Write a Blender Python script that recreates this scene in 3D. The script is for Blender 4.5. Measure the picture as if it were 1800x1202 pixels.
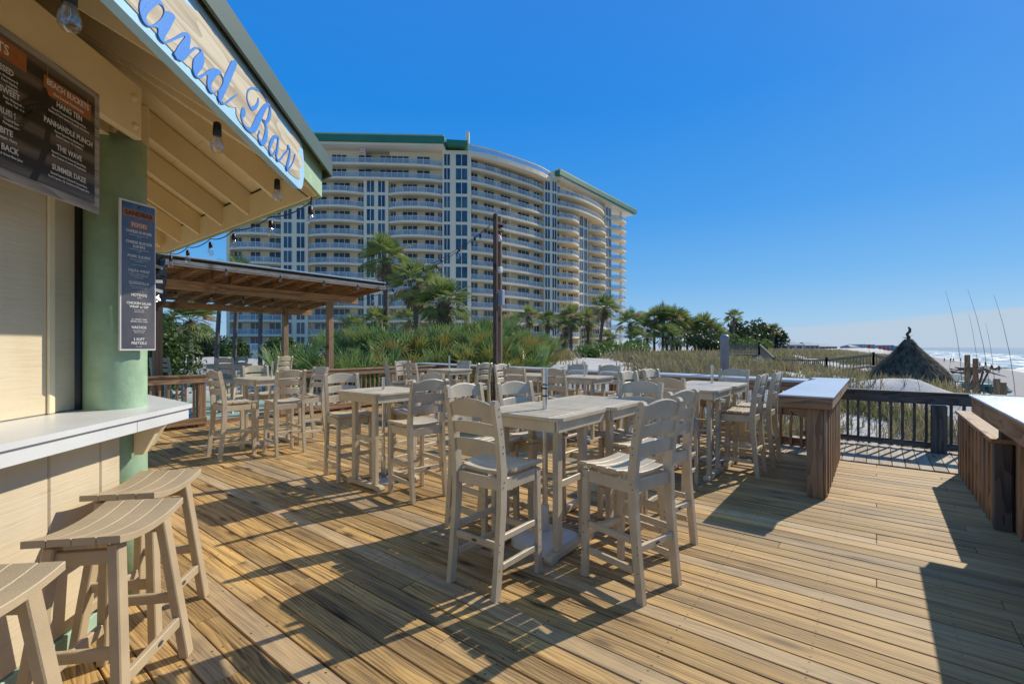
import bpy, math, random
import numpy as np
from mathutils import Vector, Matrix, Euler
random.seed(7)
rng = np.random.default_rng(7)
R = math.radians
sc = bpy.context.scene
for o in list(bpy.data.objects):
    bpy.data.objects.remove(o)
COL = sc.collection

# ------------------------------------------------------------------ camera
cam = bpy.data.cameras.new('camera')
cam_ob = bpy.data.objects.new('camera', cam)
COL.objects.link(cam_ob)
cam_ob.location = (0, 0, 1.57)
cam_ob.rotation_euler = (R(90), 0, R(38))
cam.sensor_width = 36
cam.lens = 820 / 1800 * 36
cam.shift_y = 9 / 1800
cam.clip_start = 0.05
cam.clip_end = 20000
sc.camera = cam_ob

# ------------------------------------------------------------------ sky
SUN = Vector((0.37, 1.30, 1.0)).normalized()
world = bpy.data.worlds.new('World')
sc.world = world
world.use_nodes = True
wn, wl = world.node_tree.nodes, world.node_tree.links
wn.clear()
out = wn.new('ShaderNodeOutputWorld')
bg = wn.new('ShaderNodeBackground')
sky = wn.new('ShaderNodeTexSky')
sky.sky_type = 'NISHITA'
sky.sun_disc = False
sky.sun_elevation = math.asin(SUN.z)
sky.sun_rotation = math.atan2(SUN.x, SUN.y)
sky.altitude = 0
sky.air_density = 1.0
sky.dust_density = 0.3
sky.ozone_density = 3.0
EXPO, SKY_STRENGTH = 0.45, 0.12
tc = wn.new('ShaderNodeTexCoord')
sep = wn.new('ShaderNodeSeparateXYZ')
wl.new(tc.outputs['Generated'], sep.inputs[0])
# clear deep blue day: Nishita tinted by a blue that pales towards the horizon
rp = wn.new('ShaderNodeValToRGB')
stops = [(0.0, (.31, .50, .72)), (0.05, (.25, .49, .77)), (0.13, (.12, .40, .79)), (0.26, (.03, .30, .79)), (0.45, (.0, .235, .77)), (0.60, (.015, .22, .74)), (0.76, (.10, .29, .70)), (1.0, (.22, .37, .64))]  # zenith stops, out of view, are paled to add fill light to shade
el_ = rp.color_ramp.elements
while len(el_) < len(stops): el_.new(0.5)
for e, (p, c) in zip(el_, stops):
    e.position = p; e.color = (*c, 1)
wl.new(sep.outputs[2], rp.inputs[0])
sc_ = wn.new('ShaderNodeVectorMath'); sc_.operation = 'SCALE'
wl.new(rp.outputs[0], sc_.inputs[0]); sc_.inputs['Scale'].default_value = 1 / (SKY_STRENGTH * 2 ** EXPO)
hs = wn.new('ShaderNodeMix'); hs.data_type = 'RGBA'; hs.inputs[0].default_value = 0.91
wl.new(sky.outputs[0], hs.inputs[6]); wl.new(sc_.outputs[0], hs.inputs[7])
# thin veil of cloud low over the sea
def wmath(op, a, b=None, clamp=False):
    n = wn.new('ShaderNodeMath'); n.operation = op; n.use_clamp = clamp
    for i, v in enumerate((a, b)):
        if v is None: continue
        if isinstance(v, (int, float)): n.inputs[i].default_value = v
        else: wl.new(v, n.inputs[i])
    return n.outputs[0]
mp = wn.new('ShaderNodeMapping'); mp.inputs['Scale'].default_value = (1.6, 1.6, 16)
wl.new(tc.outputs['Generated'], mp.inputs[0])
nz = wn.new('ShaderNodeTexNoise'); nz.inputs['Scale'].default_value = 2.2; nz.inputs['Detail'].default_value = 6
wl.new(mp.outputs[0], nz.inputs['Vector'])
mr = wn.new('ShaderNodeMapRange'); mr.interpolation_type = 'SMOOTHSTEP'
mr.inputs['From Min'].default_value = 0.050; mr.inputs['From Max'].default_value = 0.042
mr.inputs['To Min'].default_value = 0; mr.inputs['To Max'].default_value = 1
# the veil's top rises gently towards the east
el = wmath('SUBTRACT', sep.outputs[2], wmath('MULTIPLY', sep.outputs[0], 0.07))
el = wmath('ADD', el, wmath('MULTIPLY', wmath('SUBTRACT', nz.outputs[0], 0.5), 0.022))
wl.new(el, mr.inputs['Value'])
az = wn.new('ShaderNodeMapRange'); az.interpolation_type = 'SMOOTHSTEP'
az.inputs['From Min'].default_value = -0.34; az.inputs['From Max'].default_value = -0.02
wl.new(sep.outputs[0], az.inputs['Value'])
cov = wmath('MULTIPLY', wmath('MULTIPLY', mr.outputs[0], az.outputs[0]), 0.85, True)
mx = wn.new('ShaderNodeMix'); mx.data_type = 'RGBA'
wl.new(cov, mx.inputs['Factor'])
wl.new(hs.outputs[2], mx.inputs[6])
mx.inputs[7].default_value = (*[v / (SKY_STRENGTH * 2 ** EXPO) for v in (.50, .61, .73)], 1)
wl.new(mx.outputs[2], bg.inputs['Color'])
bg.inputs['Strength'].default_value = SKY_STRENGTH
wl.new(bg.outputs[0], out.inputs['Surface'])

sun = bpy.data.lights.new('sun', 'SUN')
sun.energy = 3.5
sun.angle = R(0.53)
sun.color = (1.0, 0.92, 0.79)
sun_ob = bpy.data.objects.new('sun', sun)
COL.objects.link(sun_ob)
sun_ob.location = (20, 60, 60)
sun_ob.rotation_euler = SUN.to_track_quat('Z', 'Y').to_euler()

vs = sc.view_settings
sc.display_settings.display_device = 'sRGB'
vs.view_transform = 'Standard'; vs.look = 'None'; vs.gamma = 1; vs.use_curve_mapping = False
vs.exposure = EXPO
sc.render.engine = 'CYCLES'
sc.cycles.max_bounces = 9
sc.cycles.diffuse_bounces = 6
sc.cycles.transparent_max_bounces = 12
sc.cycles.use_denoising = True

# ------------------------------------------------------------------ helpers
c38, s38 = math.cos(R(38)), math.sin(R(38))
def cw(X, Y):                       # right / forward metres seen from the deck -> world
    return (X * c38 - Y * s38, X * s38 + Y * c38)

def tag(o, label=None, cat=None, group=None, kind=None):
    if label: o['label'] = label
    if cat: o['category'] = cat
    if group: o['group'] = group
    if kind: o['kind'] = kind
    return o

def empty(name, loc=(0, 0, 0), rz=0.0, label=None, cat=None, group=None):
    o = bpy.data.objects.new(name, None)
    COL.objects.link(o)
    o.location = loc; o.rotation_euler = (0, 0, rz); o.empty_display_size = 0.1
    return tag(o, label, cat, group)

def link(name, me, parent=None, loc=(0, 0, 0), rot=(0, 0, 0), scale=(1, 1, 1)):
    o = bpy.data.objects.new(name, me)
    COL.objects.link(o)
    o.parent = parent
    o.location = loc; o.rotation_euler = rot; o.scale = scale
    return o

def _cbox_topology():
    ax = [(1, 2), (0, 2), (0, 1)]
    V = []
    idx = {}
    for c in range(8):
        s = [1 if c >> k & 1 else -1 for k in range(3)]
        for a in range(3):          # vertex of this corner that lies on face with axis a
            idx[(c, a)] = len(V); V.append((s, a))
    F = []
    def orient(f, n):
        P = []
        for i in f:
            s, a = V[i]
            P.append(Vector([s[k] * (1.0 if k == a else 0.8) for k in range(3)]))
        nn = (P[1] - P[0]).cross(P[2] - P[0])
        return f if nn.dot(n) > 0 else f[::-1]
    for a in range(3):
        for sg in (0, 1):
            o1, o2 = ax[a]
            cs = []
            for p, q in ((0, 0), (1, 0), (1, 1), (0, 1)):
                c = (sg << a) | (p << o1) | (q << o2); cs.append(idx[(c, a)])
            n = Vector((0, 0, 0)); n[a] = 1 if sg else -1
            F.append(orient(cs, n))
    for e in range(3):              # edges along axis e
        o1, o2 = ax[e]
        for p in (0, 1):
            for q in (0, 1):
                c0 = (p << o1) | (q << o2); c1 = c0 | (1 << e)
                f = [idx[(c0, o1)], idx[(c1, o1)], idx[(c1, o2)], idx[(c0, o2)]]
                n = Vector((0, 0, 0)); n[o1] = 1 if p else -1; n[o2] = 1 if q else -1
                F.append(orient(f, n))
    for c in range(8):
        n = Vector([1 if c >> k & 1 else -1 for k in range(3)])
        F.append(orient([idx[(c, 0)], idx[(c, 1)], idx[(c, 2)]], n))
    return V, F
_CV, _CF = _cbox_topology()

class MB:
    def __init__(self):
        self.v = []; self.f = []; self.s = []; self.M = None
    def add(self, V, F, smooth=False):
        n = len(self.v)
        if self.M is not None:
            V = [tuple(self.M @ Vector(p)) for p in V]
        self.v += [tuple(p) for p in V]
        self.f += [tuple(i + n for i in f) for f in F]
        self.s += [smooth] * len(F)
        return self
    def box(self, x0, x1, y0, y1, z0, z1, b=0.004, M=None):
        lo, hi = (x0, y0, z0), (x1, y1, z1)
        b = min(b, 0.45 * min(x1 - x0, y1 - y0, z1 - z0))
        if b <= 0:
            V = [(x, y, z) for z in (z0, z1) for y in (y0, y1) for x in (x0, x1)]
            F = [(0, 2, 3, 1), (4, 5, 7, 6), (0, 1, 5, 4), (2, 6, 7, 3), (0, 4, 6, 2), (1, 3, 7, 5)]
        else:
            V = []
            for s, a in _CV:
                p = []
                for k in range(3):
                    base = hi[k] if s[k] > 0 else lo[k]
                    p.append(base if k == a else base - s[k] * b)
                V.append(p)
            F = _CF
        if M is not None: V = [tuple(M @ Vector(p)) for p in V]
        return self.add(V, F)
    def bar(self, a, b, w, h, bev=0.004, up=(0, 0, 1)):
        """box of section w x h (h along up) from point a to point b"""
        a, b = Vector(a), Vector(b)
        d = b - a; L = d.length; d = d / L
        upv = Vector(up)
        side = upv.cross(d)
        if side.length < 1e-4: side = Vector((1, 0, 0)).cross(d)
        side.normalize(); u2 = d.cross(side)
        M = Matrix(((d.x, side.x, u2.x, a.x), (d.y, side.y, u2.y, a.y), (d.z, side.z, u2.z, a.z), (0, 0, 0, 1)))
        return self.box(0, L, -w / 2, w / 2, -h / 2, h / 2, bev, M)
    def tube(self, pts, r, n=8, cap=True, smooth=True):
        pts = [Vector(p) for p in pts]
        if isinstance(r, (int, float)): r = [r] * len(pts)
        V = []; F = []
        ref = Vector((0, 0, 1))
        prev = None
        for i, p in enumerate(pts):
            d = (pts[min(i + 1, len(pts) - 1)] - pts[max(i - 1, 0)])
            d.normalize()
            if prev is None:
                x = d.cross(ref)
                if x.length < 1e-3: x = d.cross(Vector((1, 0, 0)))
            else:
                x = prev - d * prev.dot(d)
            x.normalize(); prev = x
            y = d.cross(x)
            for k in range(n):
                t = 2 * math.pi * k / n
                V.append(p + (x * math.cos(t) + y * math.sin(t)) * r[i])
        for i in range(len(pts) - 1):
            for k in range(n):
                k2 = (k + 1) % n
                F.append((i * n + k, i * n + k2, (i + 1) * n + k2, (i + 1) * n + k))
        self.add(V, F, smooth)
        if cap:
            self.add(V[:n], [tuple(range(n - 1, -1, -1))])
            self.add(V[-n:], [tuple(range(n))])
        return self
    def lathe(self, prof, n=16, smooth=True, x=0, y=0):
        V = []; F = []
        for r, z in prof:
            for k in range(n):
                t = 2 * math.pi * k / n
                V.append((x + r * math.cos(t), y + r * math.sin(t), z))
        for i in range(len(prof) - 1):
            for k in range(n):
                k2 = (k + 1) % n
                F.append((i * n + k, i * n + k2, (i + 1) * n + k2, (i + 1) * n + k))
        F.append(tuple(range(n - 1, -1, -1)))
        F.append(tuple((len(prof) - 1) * n + k for k in range(n)))
        return self.add(V, F, smooth)
    def prism(self, poly, z0, z1, smooth=False):
        n = len(poly)
        A = sum(poly[i][0] * poly[(i + 1) % n][1] - poly[(i + 1) % n][0] * poly[i][1] for i in range(n))
        if A < 0: poly = poly[::-1]
        V = [(p[0], p[1], z0) for p in poly] + [(p[0], p[1], z1) for p in poly]
        F = [tuple(range(n - 1, -1, -1)), tuple(range(n, 2 * n))]
        F += [(i, (i + 1) % n, n + (i + 1) % n, n + i) for i in range(n)]
        return self.add(V, F, smooth)
    def mesh(self, name, mat):
        me = bpy.data.meshes.new(name)
        me.from_pydata(self.v, [], self.f)
        if any(self.s): me.polygons.foreach_set('use_smooth', self.s)
        for m in (mat if isinstance(mat, (list, tuple)) else [mat]):
            me.materials.append(m)
        me.update()
        return me
    def build(self, name, mat, parent=None, loc=(0, 0, 0), rot=(0, 0, 0)):
        return link(name, self.mesh(name, mat), parent, loc, rot)

def xz_prism(poly, y0, y1):
    """poly in x,z extruded along y"""
    mb = MB()
    mb.M = Matrix(((1, 0, 0, 0), (0, 0, -1, 0), (0, 1, 0, 0), (0, 0, 0, 1)))
    mb.prism([(p[0], p[1]) for p in poly], -y1, -y0)
    mb.M = None
    return mb

def copy_tree(o, parent=None):
    c = o.copy(); COL.objects.link(c)
    c.parent = parent
    for ch in KIDS(o): copy_tree(ch, c)
    return c
_kids = {}
def KIDS(o):
    return list(o.children)

# ------------------------------------------------------------------ materials
class NT:
    def __init__(self, name):
        self.m = bpy.data.materials.new(name); self.m.use_nodes = True
        self.t = self.m.node_tree; self.t.nodes.clear()
        self.out = self.t.nodes.new('ShaderNodeOutputMaterial')
    def n(self, typ, **kw):
        nd = self.t.nodes.new('ShaderNode' + typ)
        for k, v in kw.items():
            if hasattr(nd, k) and k not in nd.inputs: setattr(nd, k, v)
            else: self.put(nd.inputs[k], v)
        return nd
    def put(self, sock, v):
        if isinstance(v, bpy.types.NodeSocket): self.t.links.new(v, sock)
        elif isinstance(v, bpy.types.Node): self.t.links.new(v.outputs[0], sock)
        else: sock.default_value = v
    def math(self, op, a, b=0.0, clamp=False):
        nd = self.t.nodes.new('ShaderNodeMath'); nd.operation = op; nd.use_clamp = clamp
        self.put(nd.inputs[0], a); self.put(nd.inputs[1], b)
        return nd.outputs[0]
    def mix(self, f, a, b, blend='MIX'):
        nd = self.t.nodes.new('ShaderNodeMix'); nd.data_type = 'RGBA'; nd.blend_type = blend
        self.put(nd.inputs[0], f)
        self.put(nd.inputs[6], a if not isinstance(a, tuple) else (*a[:3], 1))
        self.put(nd.inputs[7], b if not isinstance(b, tuple) else (*b[:3], 1))
        return nd.outputs[2]
    def ramp(self, v, stops):
        nd = self.t.nodes.new('ShaderNodeValToRGB')
        el = nd.color_ramp.elements
        while len(el) < len(stops): el.new(0.5)
        for e, (p, c) in zip(el, stops):
            e.position = p; e.color = (*c[:3], 1) if not isinstance(c, (int, float)) else (c, c, c, 1)
        self.put(nd.inputs[0], v)
        return nd.outputs[0]
    def noise(self, vec, scale, detail=4, rough=0.55, dist=0.0):
        nd = self.n('TexNoise')
        self.put(nd.inputs['Scale'], scale); self.put(nd.inputs['Detail'], detail)
        self.put(nd.inputs['Roughness'], rough); self.put(nd.inputs['Distortion'], dist)
        if vec is not None: self.put(nd.inputs['Vector'], vec)
        return nd.outputs[0]
    def mapping(self, vec, scale=(1, 1, 1), loc=(0, 0, 0), rot=(0, 0, 0)):
        nd = self.n('Mapping')
        self.put(nd.inputs['Vector'], vec); self.put(nd.inputs['Scale'], scale)
        self.put(nd.inputs['Location'], loc); self.put(nd.inputs['Rotation'], rot)
        return nd.outputs[0]
    def bsdf(self, color, rough=0.6, bump=None, bstr=0.3, bdist=0.01, spec=0.5, metal=0.0, trans=0.0):
        p = self.n('BsdfPrincipled')
        self.put(p.inputs['Base Color'], (*color[:3], 1) if isinstance(color, tuple) else color)
        self.put(p.inputs['Roughness'], rough); self.put(p.inputs['Metallic'], metal)
        self.put(p.inputs['Specular IOR Level'], spec)
        if trans: self.put(p.inputs['Transmission Weight'], trans)
        if bump is not None:
            b = self.n('Bump'); self.put(b.inputs['Strength'], bstr); self.put(b.inputs['Distance'], bdist)
            self.put(b.inputs['Height'], bump); self.put(p.inputs['Normal'], b.outputs[0])
        self.t.links.new(p.outputs[0], self.out.inputs[0])
        return p

def plain(name, col, rough=0.55, var=0.12, scale=6.0, bump=0.15, spec=0.5, metal=0.0, objvar=0.0, fine=90):
    t = NT(name)
    tcn = t.n('TexCoord')
    g = t.n('NewGeometry')
    a = t.noise(g.outputs['Position'], scale, 5)
    d = tuple(c * (1 - var) for c in col); l = tuple(min(1, c * (1 + var)) for c in col)
    c = t.mix(t.ramp(a, [(0.3, 0.0), (0.7, 1.0)]), d, l)
    if objvar:
        oi = t.n('ObjectInfo')
        f = t.math('ADD', 1 - objvar, t.math('MULTIPLY', oi.outputs['Random'], 2 * objvar))
        cc = t.n('CombineColor'); 
        for i in range(3): t.put(cc.inputs[i], f)
        c = t.mix(1.0, c, cc.outputs[0], 'MULTIPLY')
    b = t.noise(g.outputs['Position'], fine, 3)
    t.bsdf(c, rough, b if bump else None, bump, 0.004, spec, metal)
    return t.m

def wood(name, light, dark, axis=0, grain=1.0, rough=0.65, grey=(0.27, 0.24, 0.20), greyamt=0.35, objvar=0.22, nails=False, knots=True, bump=0.35, pos=False, path=False, ringw=0.28, kr=1.0, streak=None):
    """axis: long axis of the piece in its own coordinates"""
    t = NT(name)
    if pos:
        src = t.n('NewGeometry').outputs['Position']
    else:
        src = t.n('TexCoord').outputs['Object']
    oi = t.n('ObjectInfo')
    rnd = oi.outputs['Random']
    off = t.n('CombineXYZ')
    t.put(off.inputs[0], t.math('MULTIPLY', rnd, 37.0)); t.put(off.inputs[1], t.math('MULTIPLY', rnd, 91.0)); t.put(off.inputs[2], t.math('MULTIPLY', rnd, 53.0))
    va = t.n('VectorMath', operation='ADD'); t.put(va.inputs[0], src); t.put(va.inputs[1], off.outputs[0])
    rot = {0: (0, 0, 0), 1: (0, 0, R(90)), 2: (0, R(90), 0)}[axis]
    P = t.mapping(va.outputs[0], rot=rot)
    # long streaks
    st = t.noise(t.mapping(P, (1.3, 26 * grain, 26 * grain)), 1.0, 6, 0.6, 0.4)
    # cathedral rings
    wv = t.n('TexWave', wave_type='BANDS', bands_direction='Y', wave_profile='SAW')
    warp = t.noise(t.mapping(P, (0.55, 4, 4)), 1.0, 3, 0.45)
    vm = t.n('CombineXYZ')
    sx = t.n('SeparateXYZ'); t.put(sx.inputs[0], P)
    t.put(vm.inputs[0], sx.outputs[0]); t.put(vm.inputs[2], sx.outputs[2])
    t.put(vm.inputs[1], t.math('ADD', sx.outputs[1], t.math('MULTIPLY', warp, 0.22)))
    t.put(wv.inputs['Vector'], vm.outputs[0]); t.put(wv.inputs['Scale'], 16.0 * grain); t.put(wv.inputs['Distortion'], 0.25); t.put(wv.inputs['Detail'], 2.0); t.put(wv.inputs['Detail Scale'], 1.0)
    g = t.math('ADD', t.math('MULTIPLY', st, 1.0 - ringw), t.math('MULTIPLY', wv.outputs['Fac'], ringw))
    base = t.ramp(g, [(0.33, dark), (0.46, tuple((a + b) / 2 for a, b in zip(light, dark))), (0.60, light)])
    if streak:
        sk = t.noise(t.mapping(P, (0.7, 17, 17)), 1.0, 7, 0.68, 0.5)
        base = t.mix(t.math('MULTIPLY', t.ramp(sk, [(0.30, 1.0), (0.46, 0.0)]), 0.42), base, streak[0])
        base = t.mix(t.math('MULTIPLY', t.ramp(sk, [(0.56, 0.0), (0.72, 1.0)]), 0.40), base, streak[1])
    if streak:
        # some boards have gone silver, and dark mildew flecks run along the grain
        base = t.mix(t.math('MULTIPLY', t.math('GREATER_THAN', t.math('FRACT', t.math('MULTIPLY', rnd, 17.3)), 0.78), 0.5), base, t.mix(st, tuple(c * 0.55 for c in grey), tuple(c * 1.5 for c in grey)))
        fk = t.noise(t.mapping(P, (7, 70, 70)), 1.0, 3, 0.6)
        fm = t.noise(t.mapping(P, (1.1, 5, 5)), 1.0, 3)
        base = t.mix(t.math('MULTIPLY', t.ramp(fk, [(0.60, 0.0), (0.68, 1.0)]), t.ramp(fm, [(0.46, 0.0), (0.66, 0.8)])), base, (0.055, 0.042, 0.032))
    # weathered grey patches
    w = t.noise(t.mapping(P, (0.7, 4, 4)), 1.0, 5, 0.6)
    wm = t.ramp(w, [(0.44, 0.0), (0.68, 1.0)])
    g2 = t.mix(t.math('MULTIPLY', st, 1.0), tuple(c * 0.6 for c in grey), tuple(c * 1.35 for c in grey))
    base = t.mix(t.math('MULTIPLY', wm, greyamt), base, g2)
    height = g
    if knots:
        vo = t.n('TexVoronoi', feature='F1', voronoi_dimensions='2D'); t.put(vo.inputs['Vector'], t.mapping(P, (1.25, 4.6, 4.6))); t.put(vo.inputs['Scale'], 1.0); t.put(vo.inputs['Randomness'], 1.0)
        kd = t.math('ADD', vo.outputs['Distance'], t.math('MULTIPLY', t.math('SUBTRACT', st, 0.5), 0.06))
        kc = t.n('SeparateColor'); t.put(kc.inputs[0], vo.outputs['Color'])
        km = t.math('MULTIPLY', t.math('GREATER_THAN', kc.outputs[0], 0.5), 1.0)
        km = t.math('MULTIPLY', km, t.ramp(kd, [(0.045 * kr, 1.0), (0.10 * kr, 0.35), (0.17 * kr, 0.0)]))
        base = t.mix(t.math('MULTIPLY', km, 0.85), base, tuple(c * 0.30 for c in dark))
    hv = t.math('ADD', 1 - objvar, t.math('MULTIPLY', rnd, 2 * objvar))
    cc = t.n('CombineColor')
    for i in range(3): t.put(cc.inputs[i], hv)
    base = t.mix(1.0, base, cc.outputs[0], 'MULTIPLY')
    if nails:
        so = t.n('SeparateXYZ'); t.put(so.inputs[0], t.n('TexCoord').outputs['Object'])
        sp = t.n('SeparateXYZ'); t.put(sp.inputs[0], t.n('NewGeometry').outputs['Position'])
        ax = 0 if axis == 0 else 1
        u = t.math('ABSOLUTE', t.math('SUBTRACT', t.math('FLOORED_MODULO', t.math('ADD', sp.outputs[ax], 100.0), 0.61), 0.305))
        v = t.math('ABSOLUTE', t.math('SUBTRACT', t.math('ABSOLUTE', so.outputs[1 - ax]), 0.043))
        d = t.math('SQRT', t.math('ADD', t.math('MULTIPLY', u, u), t.math('MULTIPLY', v, v)))
        nm = t.ramp(d, [(0.0045, 1.0), (0.0065, 0.0)])
        base = t.mix(nm, base, (0.03, 0.027, 0.024))
        # damp dark stains in world space
        sm = t.noise(t.mapping(t.n('NewGeometry').outputs['Position'], (1, 1, 1)), 1.1, 5, 0.62)
        base = t.mix(t.math('MULTIPLY', t.ramp(sm, [(0.50, 0.0), (0.74, 1.0)]), 0.45), base, (0.075, 0.06, 0.045))
    if path:
        # the walkway side is bleached and worn, with some sheen put into its pale colour, the bar side keeps its golden stain
        sp2 = t.n('SeparateXYZ'); t.put(sp2.inputs[0], t.n('NewGeometry').outputs['Position'])
        wn_ = t.noise(t.n('NewGeometry').outputs['Position'], 0.9, 4)
        f = t.math('ADD', t.math('MULTIPLY', t.math('ADD', sp2.outputs[0], 1.6), 0.4), t.math('MULTIPLY', t.math('SUBTRACT', wn_, 0.5), 1.6))
        f = t.ramp(f, [(0.0, 0.0), (0.9, 1.0)])
        pale = t.mix(g, (0.26, 0.17, 0.08), (0.67, 0.50, 0.26))
        base = t.mix(t.math('MULTIPLY', f, t.math('ADD', 0.15, t.math('MULTIPLY', rnd, 0.65))), base, pale)
    t.bsdf(base, t.math('ADD', rough, t.math('MULTIPLY', st, 0.15)), height, bump, 0.004, 0.4)
    return t.m

def leafmat(name, c1, c2, dead=None, trans=0.25, rough=0.5):
    t = NT(name)
    oi = t.n('ObjectInfo')
    g = t.n('NewGeometry')
    a = t.noise(g.outputs['Position'], 2.3, 3)
    f = t.math('ADD', t.math('MULTIPLY', a, 0.7), t.math('MULTIPLY', oi.outputs['Random'], 0.45))
    c = t.mix(t.ramp(f, [(0.25, 0.0), (0.75, 1.0)]), c1, c2)
    if dead:
        c = t.mix(t.ramp(oi.outputs['Random'], [(0.86, 0.0), (0.9, 1.0)]), c, dead)
    p = t.bsdf(c, rough, None, spec=0.4)
    tr = t.n('BsdfTranslucent'); t.put(tr.inputs[0], c)
    mxs = t.n('MixShader'); t.put(mxs.inputs[0], trans)
    t.t.links.new(p.outputs[0], mxs.inputs[1]); t.t.links.new(tr.outputs[0], mxs.inputs[2])
    t.t.links.new(mxs.outputs[0], t.out.inputs[0])
    return t.m

M = {}
M['deck'] = wood('deck_board_wood', (0.62, 0.385, 0.128), (0.15, 0.076, 0.024), 0, nails=True, greyamt=0.34, grey=(0.37, 0.29, 0.19), path=True, objvar=0.30, ringw=0.2, kr=1.1, bump=0.35, streak=((0.17, 0.09, 0.032), (0.66, 0.44, 0.17)))
M['deck_y'] = wood('deck_strip_wood', (0.42, 0.32, 0.20), (0.20, 0.14, 0.08), 1, nails=True, greyamt=0.75, grey=(0.38, 0.34, 0.28))
M['rail_z'] = wood('rail_wood_upright', (0.42, 0.25, 0.115), (0.19, 0.10, 0.045), 2, greyamt=0.3)
M['rail_x'] = wood('rail_wood_long_x', (0.40, 0.24, 0.115), (0.16, 0.085, 0.04), 0, greyamt=0.35)
M['rail_y'] = wood('rail_wood_long_y', (0.40, 0.24, 0.115), (0.16, 0.085, 0.04), 1, greyamt=0.35)
M['old_x'] = wood('grey_rail_wood_long', (0.14, 0.12, 0.10), (0.05, 0.042, 0.037), 0, greyamt=0.3, grey=(0.10, 0.09, 0.085))
M['old_z'] = wood('grey_rail_wood_upright', (0.14, 0.12, 0.10), (0.05, 0.042, 0.037), 2, greyamt=0.3, grey=(0.10, 0.09, 0.085))
M['pine_z'] = wood('weathered_pine_upright', (0.38, 0.24, 0.125), (0.18, 0.10, 0.05), 2, greyamt=0.5)
M['pine_x'] = wood('pergola_wood_long', (0.52, 0.31, 0.145), (0.28, 0.15, 0.062), 1, greyamt=0.15)
M['pine_r'] = wood('pergola_wood_rafter', (0.44, 0.24, 0.10), (0.22, 0.105, 0.042), 0, greyamt=0.1)
M['pole'] = wood('dark_pole_wood', (0.11, 0.062, 0.035), (0.035, 0.02, 0.012), 2, greyamt=0.25, grey=(0.16, 0.13, 0.11))
M['pole2'] = wood('lit_pole_wood', (0.22, 0.13, 0.075), (0.09, 0.05, 0.028), 2, greyamt=0.35, grey=(0.2, 0.17, 0.15))  # lighter copy of the pole wood, sunlit side put into the colour
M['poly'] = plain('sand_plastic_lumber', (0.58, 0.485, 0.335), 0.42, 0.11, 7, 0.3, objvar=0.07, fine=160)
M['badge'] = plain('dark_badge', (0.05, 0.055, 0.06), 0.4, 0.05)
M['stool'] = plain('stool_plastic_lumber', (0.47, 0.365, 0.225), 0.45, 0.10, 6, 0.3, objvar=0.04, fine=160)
M['tan'] = plain('tan_paint', (0.84, 0.70, 0.44), 0.6, 0.06, 3, 0.25)
M['green'] = plain('green_paint', (0.33, 0.48, 0.31), 0.5, 0.14, 9, 0.6, fine=30)
M['fascia'] = plain('pale_green_paint', (0.33, 0.47, 0.30), 0.6, 0.12, 8, 0.5, fine=50)
M['roofgreen'] = plain('green_roof_metal', (0.072, 0.105, 0.068), 0.45, 0.06, 3, 0.0)
M['white'] = plain('white_counter_paint', (0.67, 0.68, 0.66), 0.35, 0.07, 3, 0.15)
M['counter'] = plain('white_counter_sheet', (0.55, 0.575, 0.59), 0.28, 0.09, 2.5, 0.35, fine=45)
M['paleg'] = plain('pale_green_board', (0.36, 0.52, 0.40), 0.6, 0.1, 5, 0.2)
M['black'] = plain('black_plastic', (0.012, 0.012, 0.013), 0.4, 0.1)
M['wire'] = plain('black_rubber_wire', (0.015, 0.015, 0.016), 0.5, 0.1)
M['metal'] = plain('brushed_metal', (0.62, 0.63, 0.64), 0.3, 0.06, 12, 0.1, metal=0.9)
M['whiteplastic'] = plain('white_plastic', (0.72, 0.72, 0.70), 0.4, 0.04)
M['greybox'] = plain('grey_enamel', (0.38, 0.41, 0.45), 0.45, 0.06)
M['pipe'] = plain('grey_pipe_plastic', (0.20, 0.24, 0.29), 0.45, 0.08)
M['teal'] = plain('teal_tarp', (0.02, 0.20, 0.20), 0.6, 0.25, 3, 0.5)
M['bluep'] = plain('blue_bin_plastic', (0.02, 0.12, 0.55), 0.5, 0.1)
M['red'] = plain('red_fabric', (0.55, 0.05, 0.04), 0.7, 0.1)
M['skin'] = plain('skin', (0.42, 0.26, 0.18), 0.6, 0.05)
M['darkcloth'] = plain('dark_cloth', (0.03, 0.035, 0.05), 0.8, 0.1)
def siding_mat():
    t = NT('tan_siding_paint')
    P = t.n('TexCoord').outputs['Object']
    a = t.noise(t.mapping(P, (2, 3, 55)), 1.0, 6, 0.6)
    b = t.noise(P, 2.2, 5)
    c = t.mix(t.ramp(b, [(0.3, 0.0), (0.75, 1.0)]), (0.60, 0.50, 0.33), (0.71, 0.60, 0.42))
    c = t.mix(t.math('MULTIPLY', t.ramp(a, [(0.25, 1.0), (0.42, 0.0)]), 0.35), c, (0.42, 0.32, 0.17))
    t.bsdf(c, 0.6, a, 0.55, 0.006, 0.4)
    return t.m
M['siding'] = siding_mat()

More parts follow.
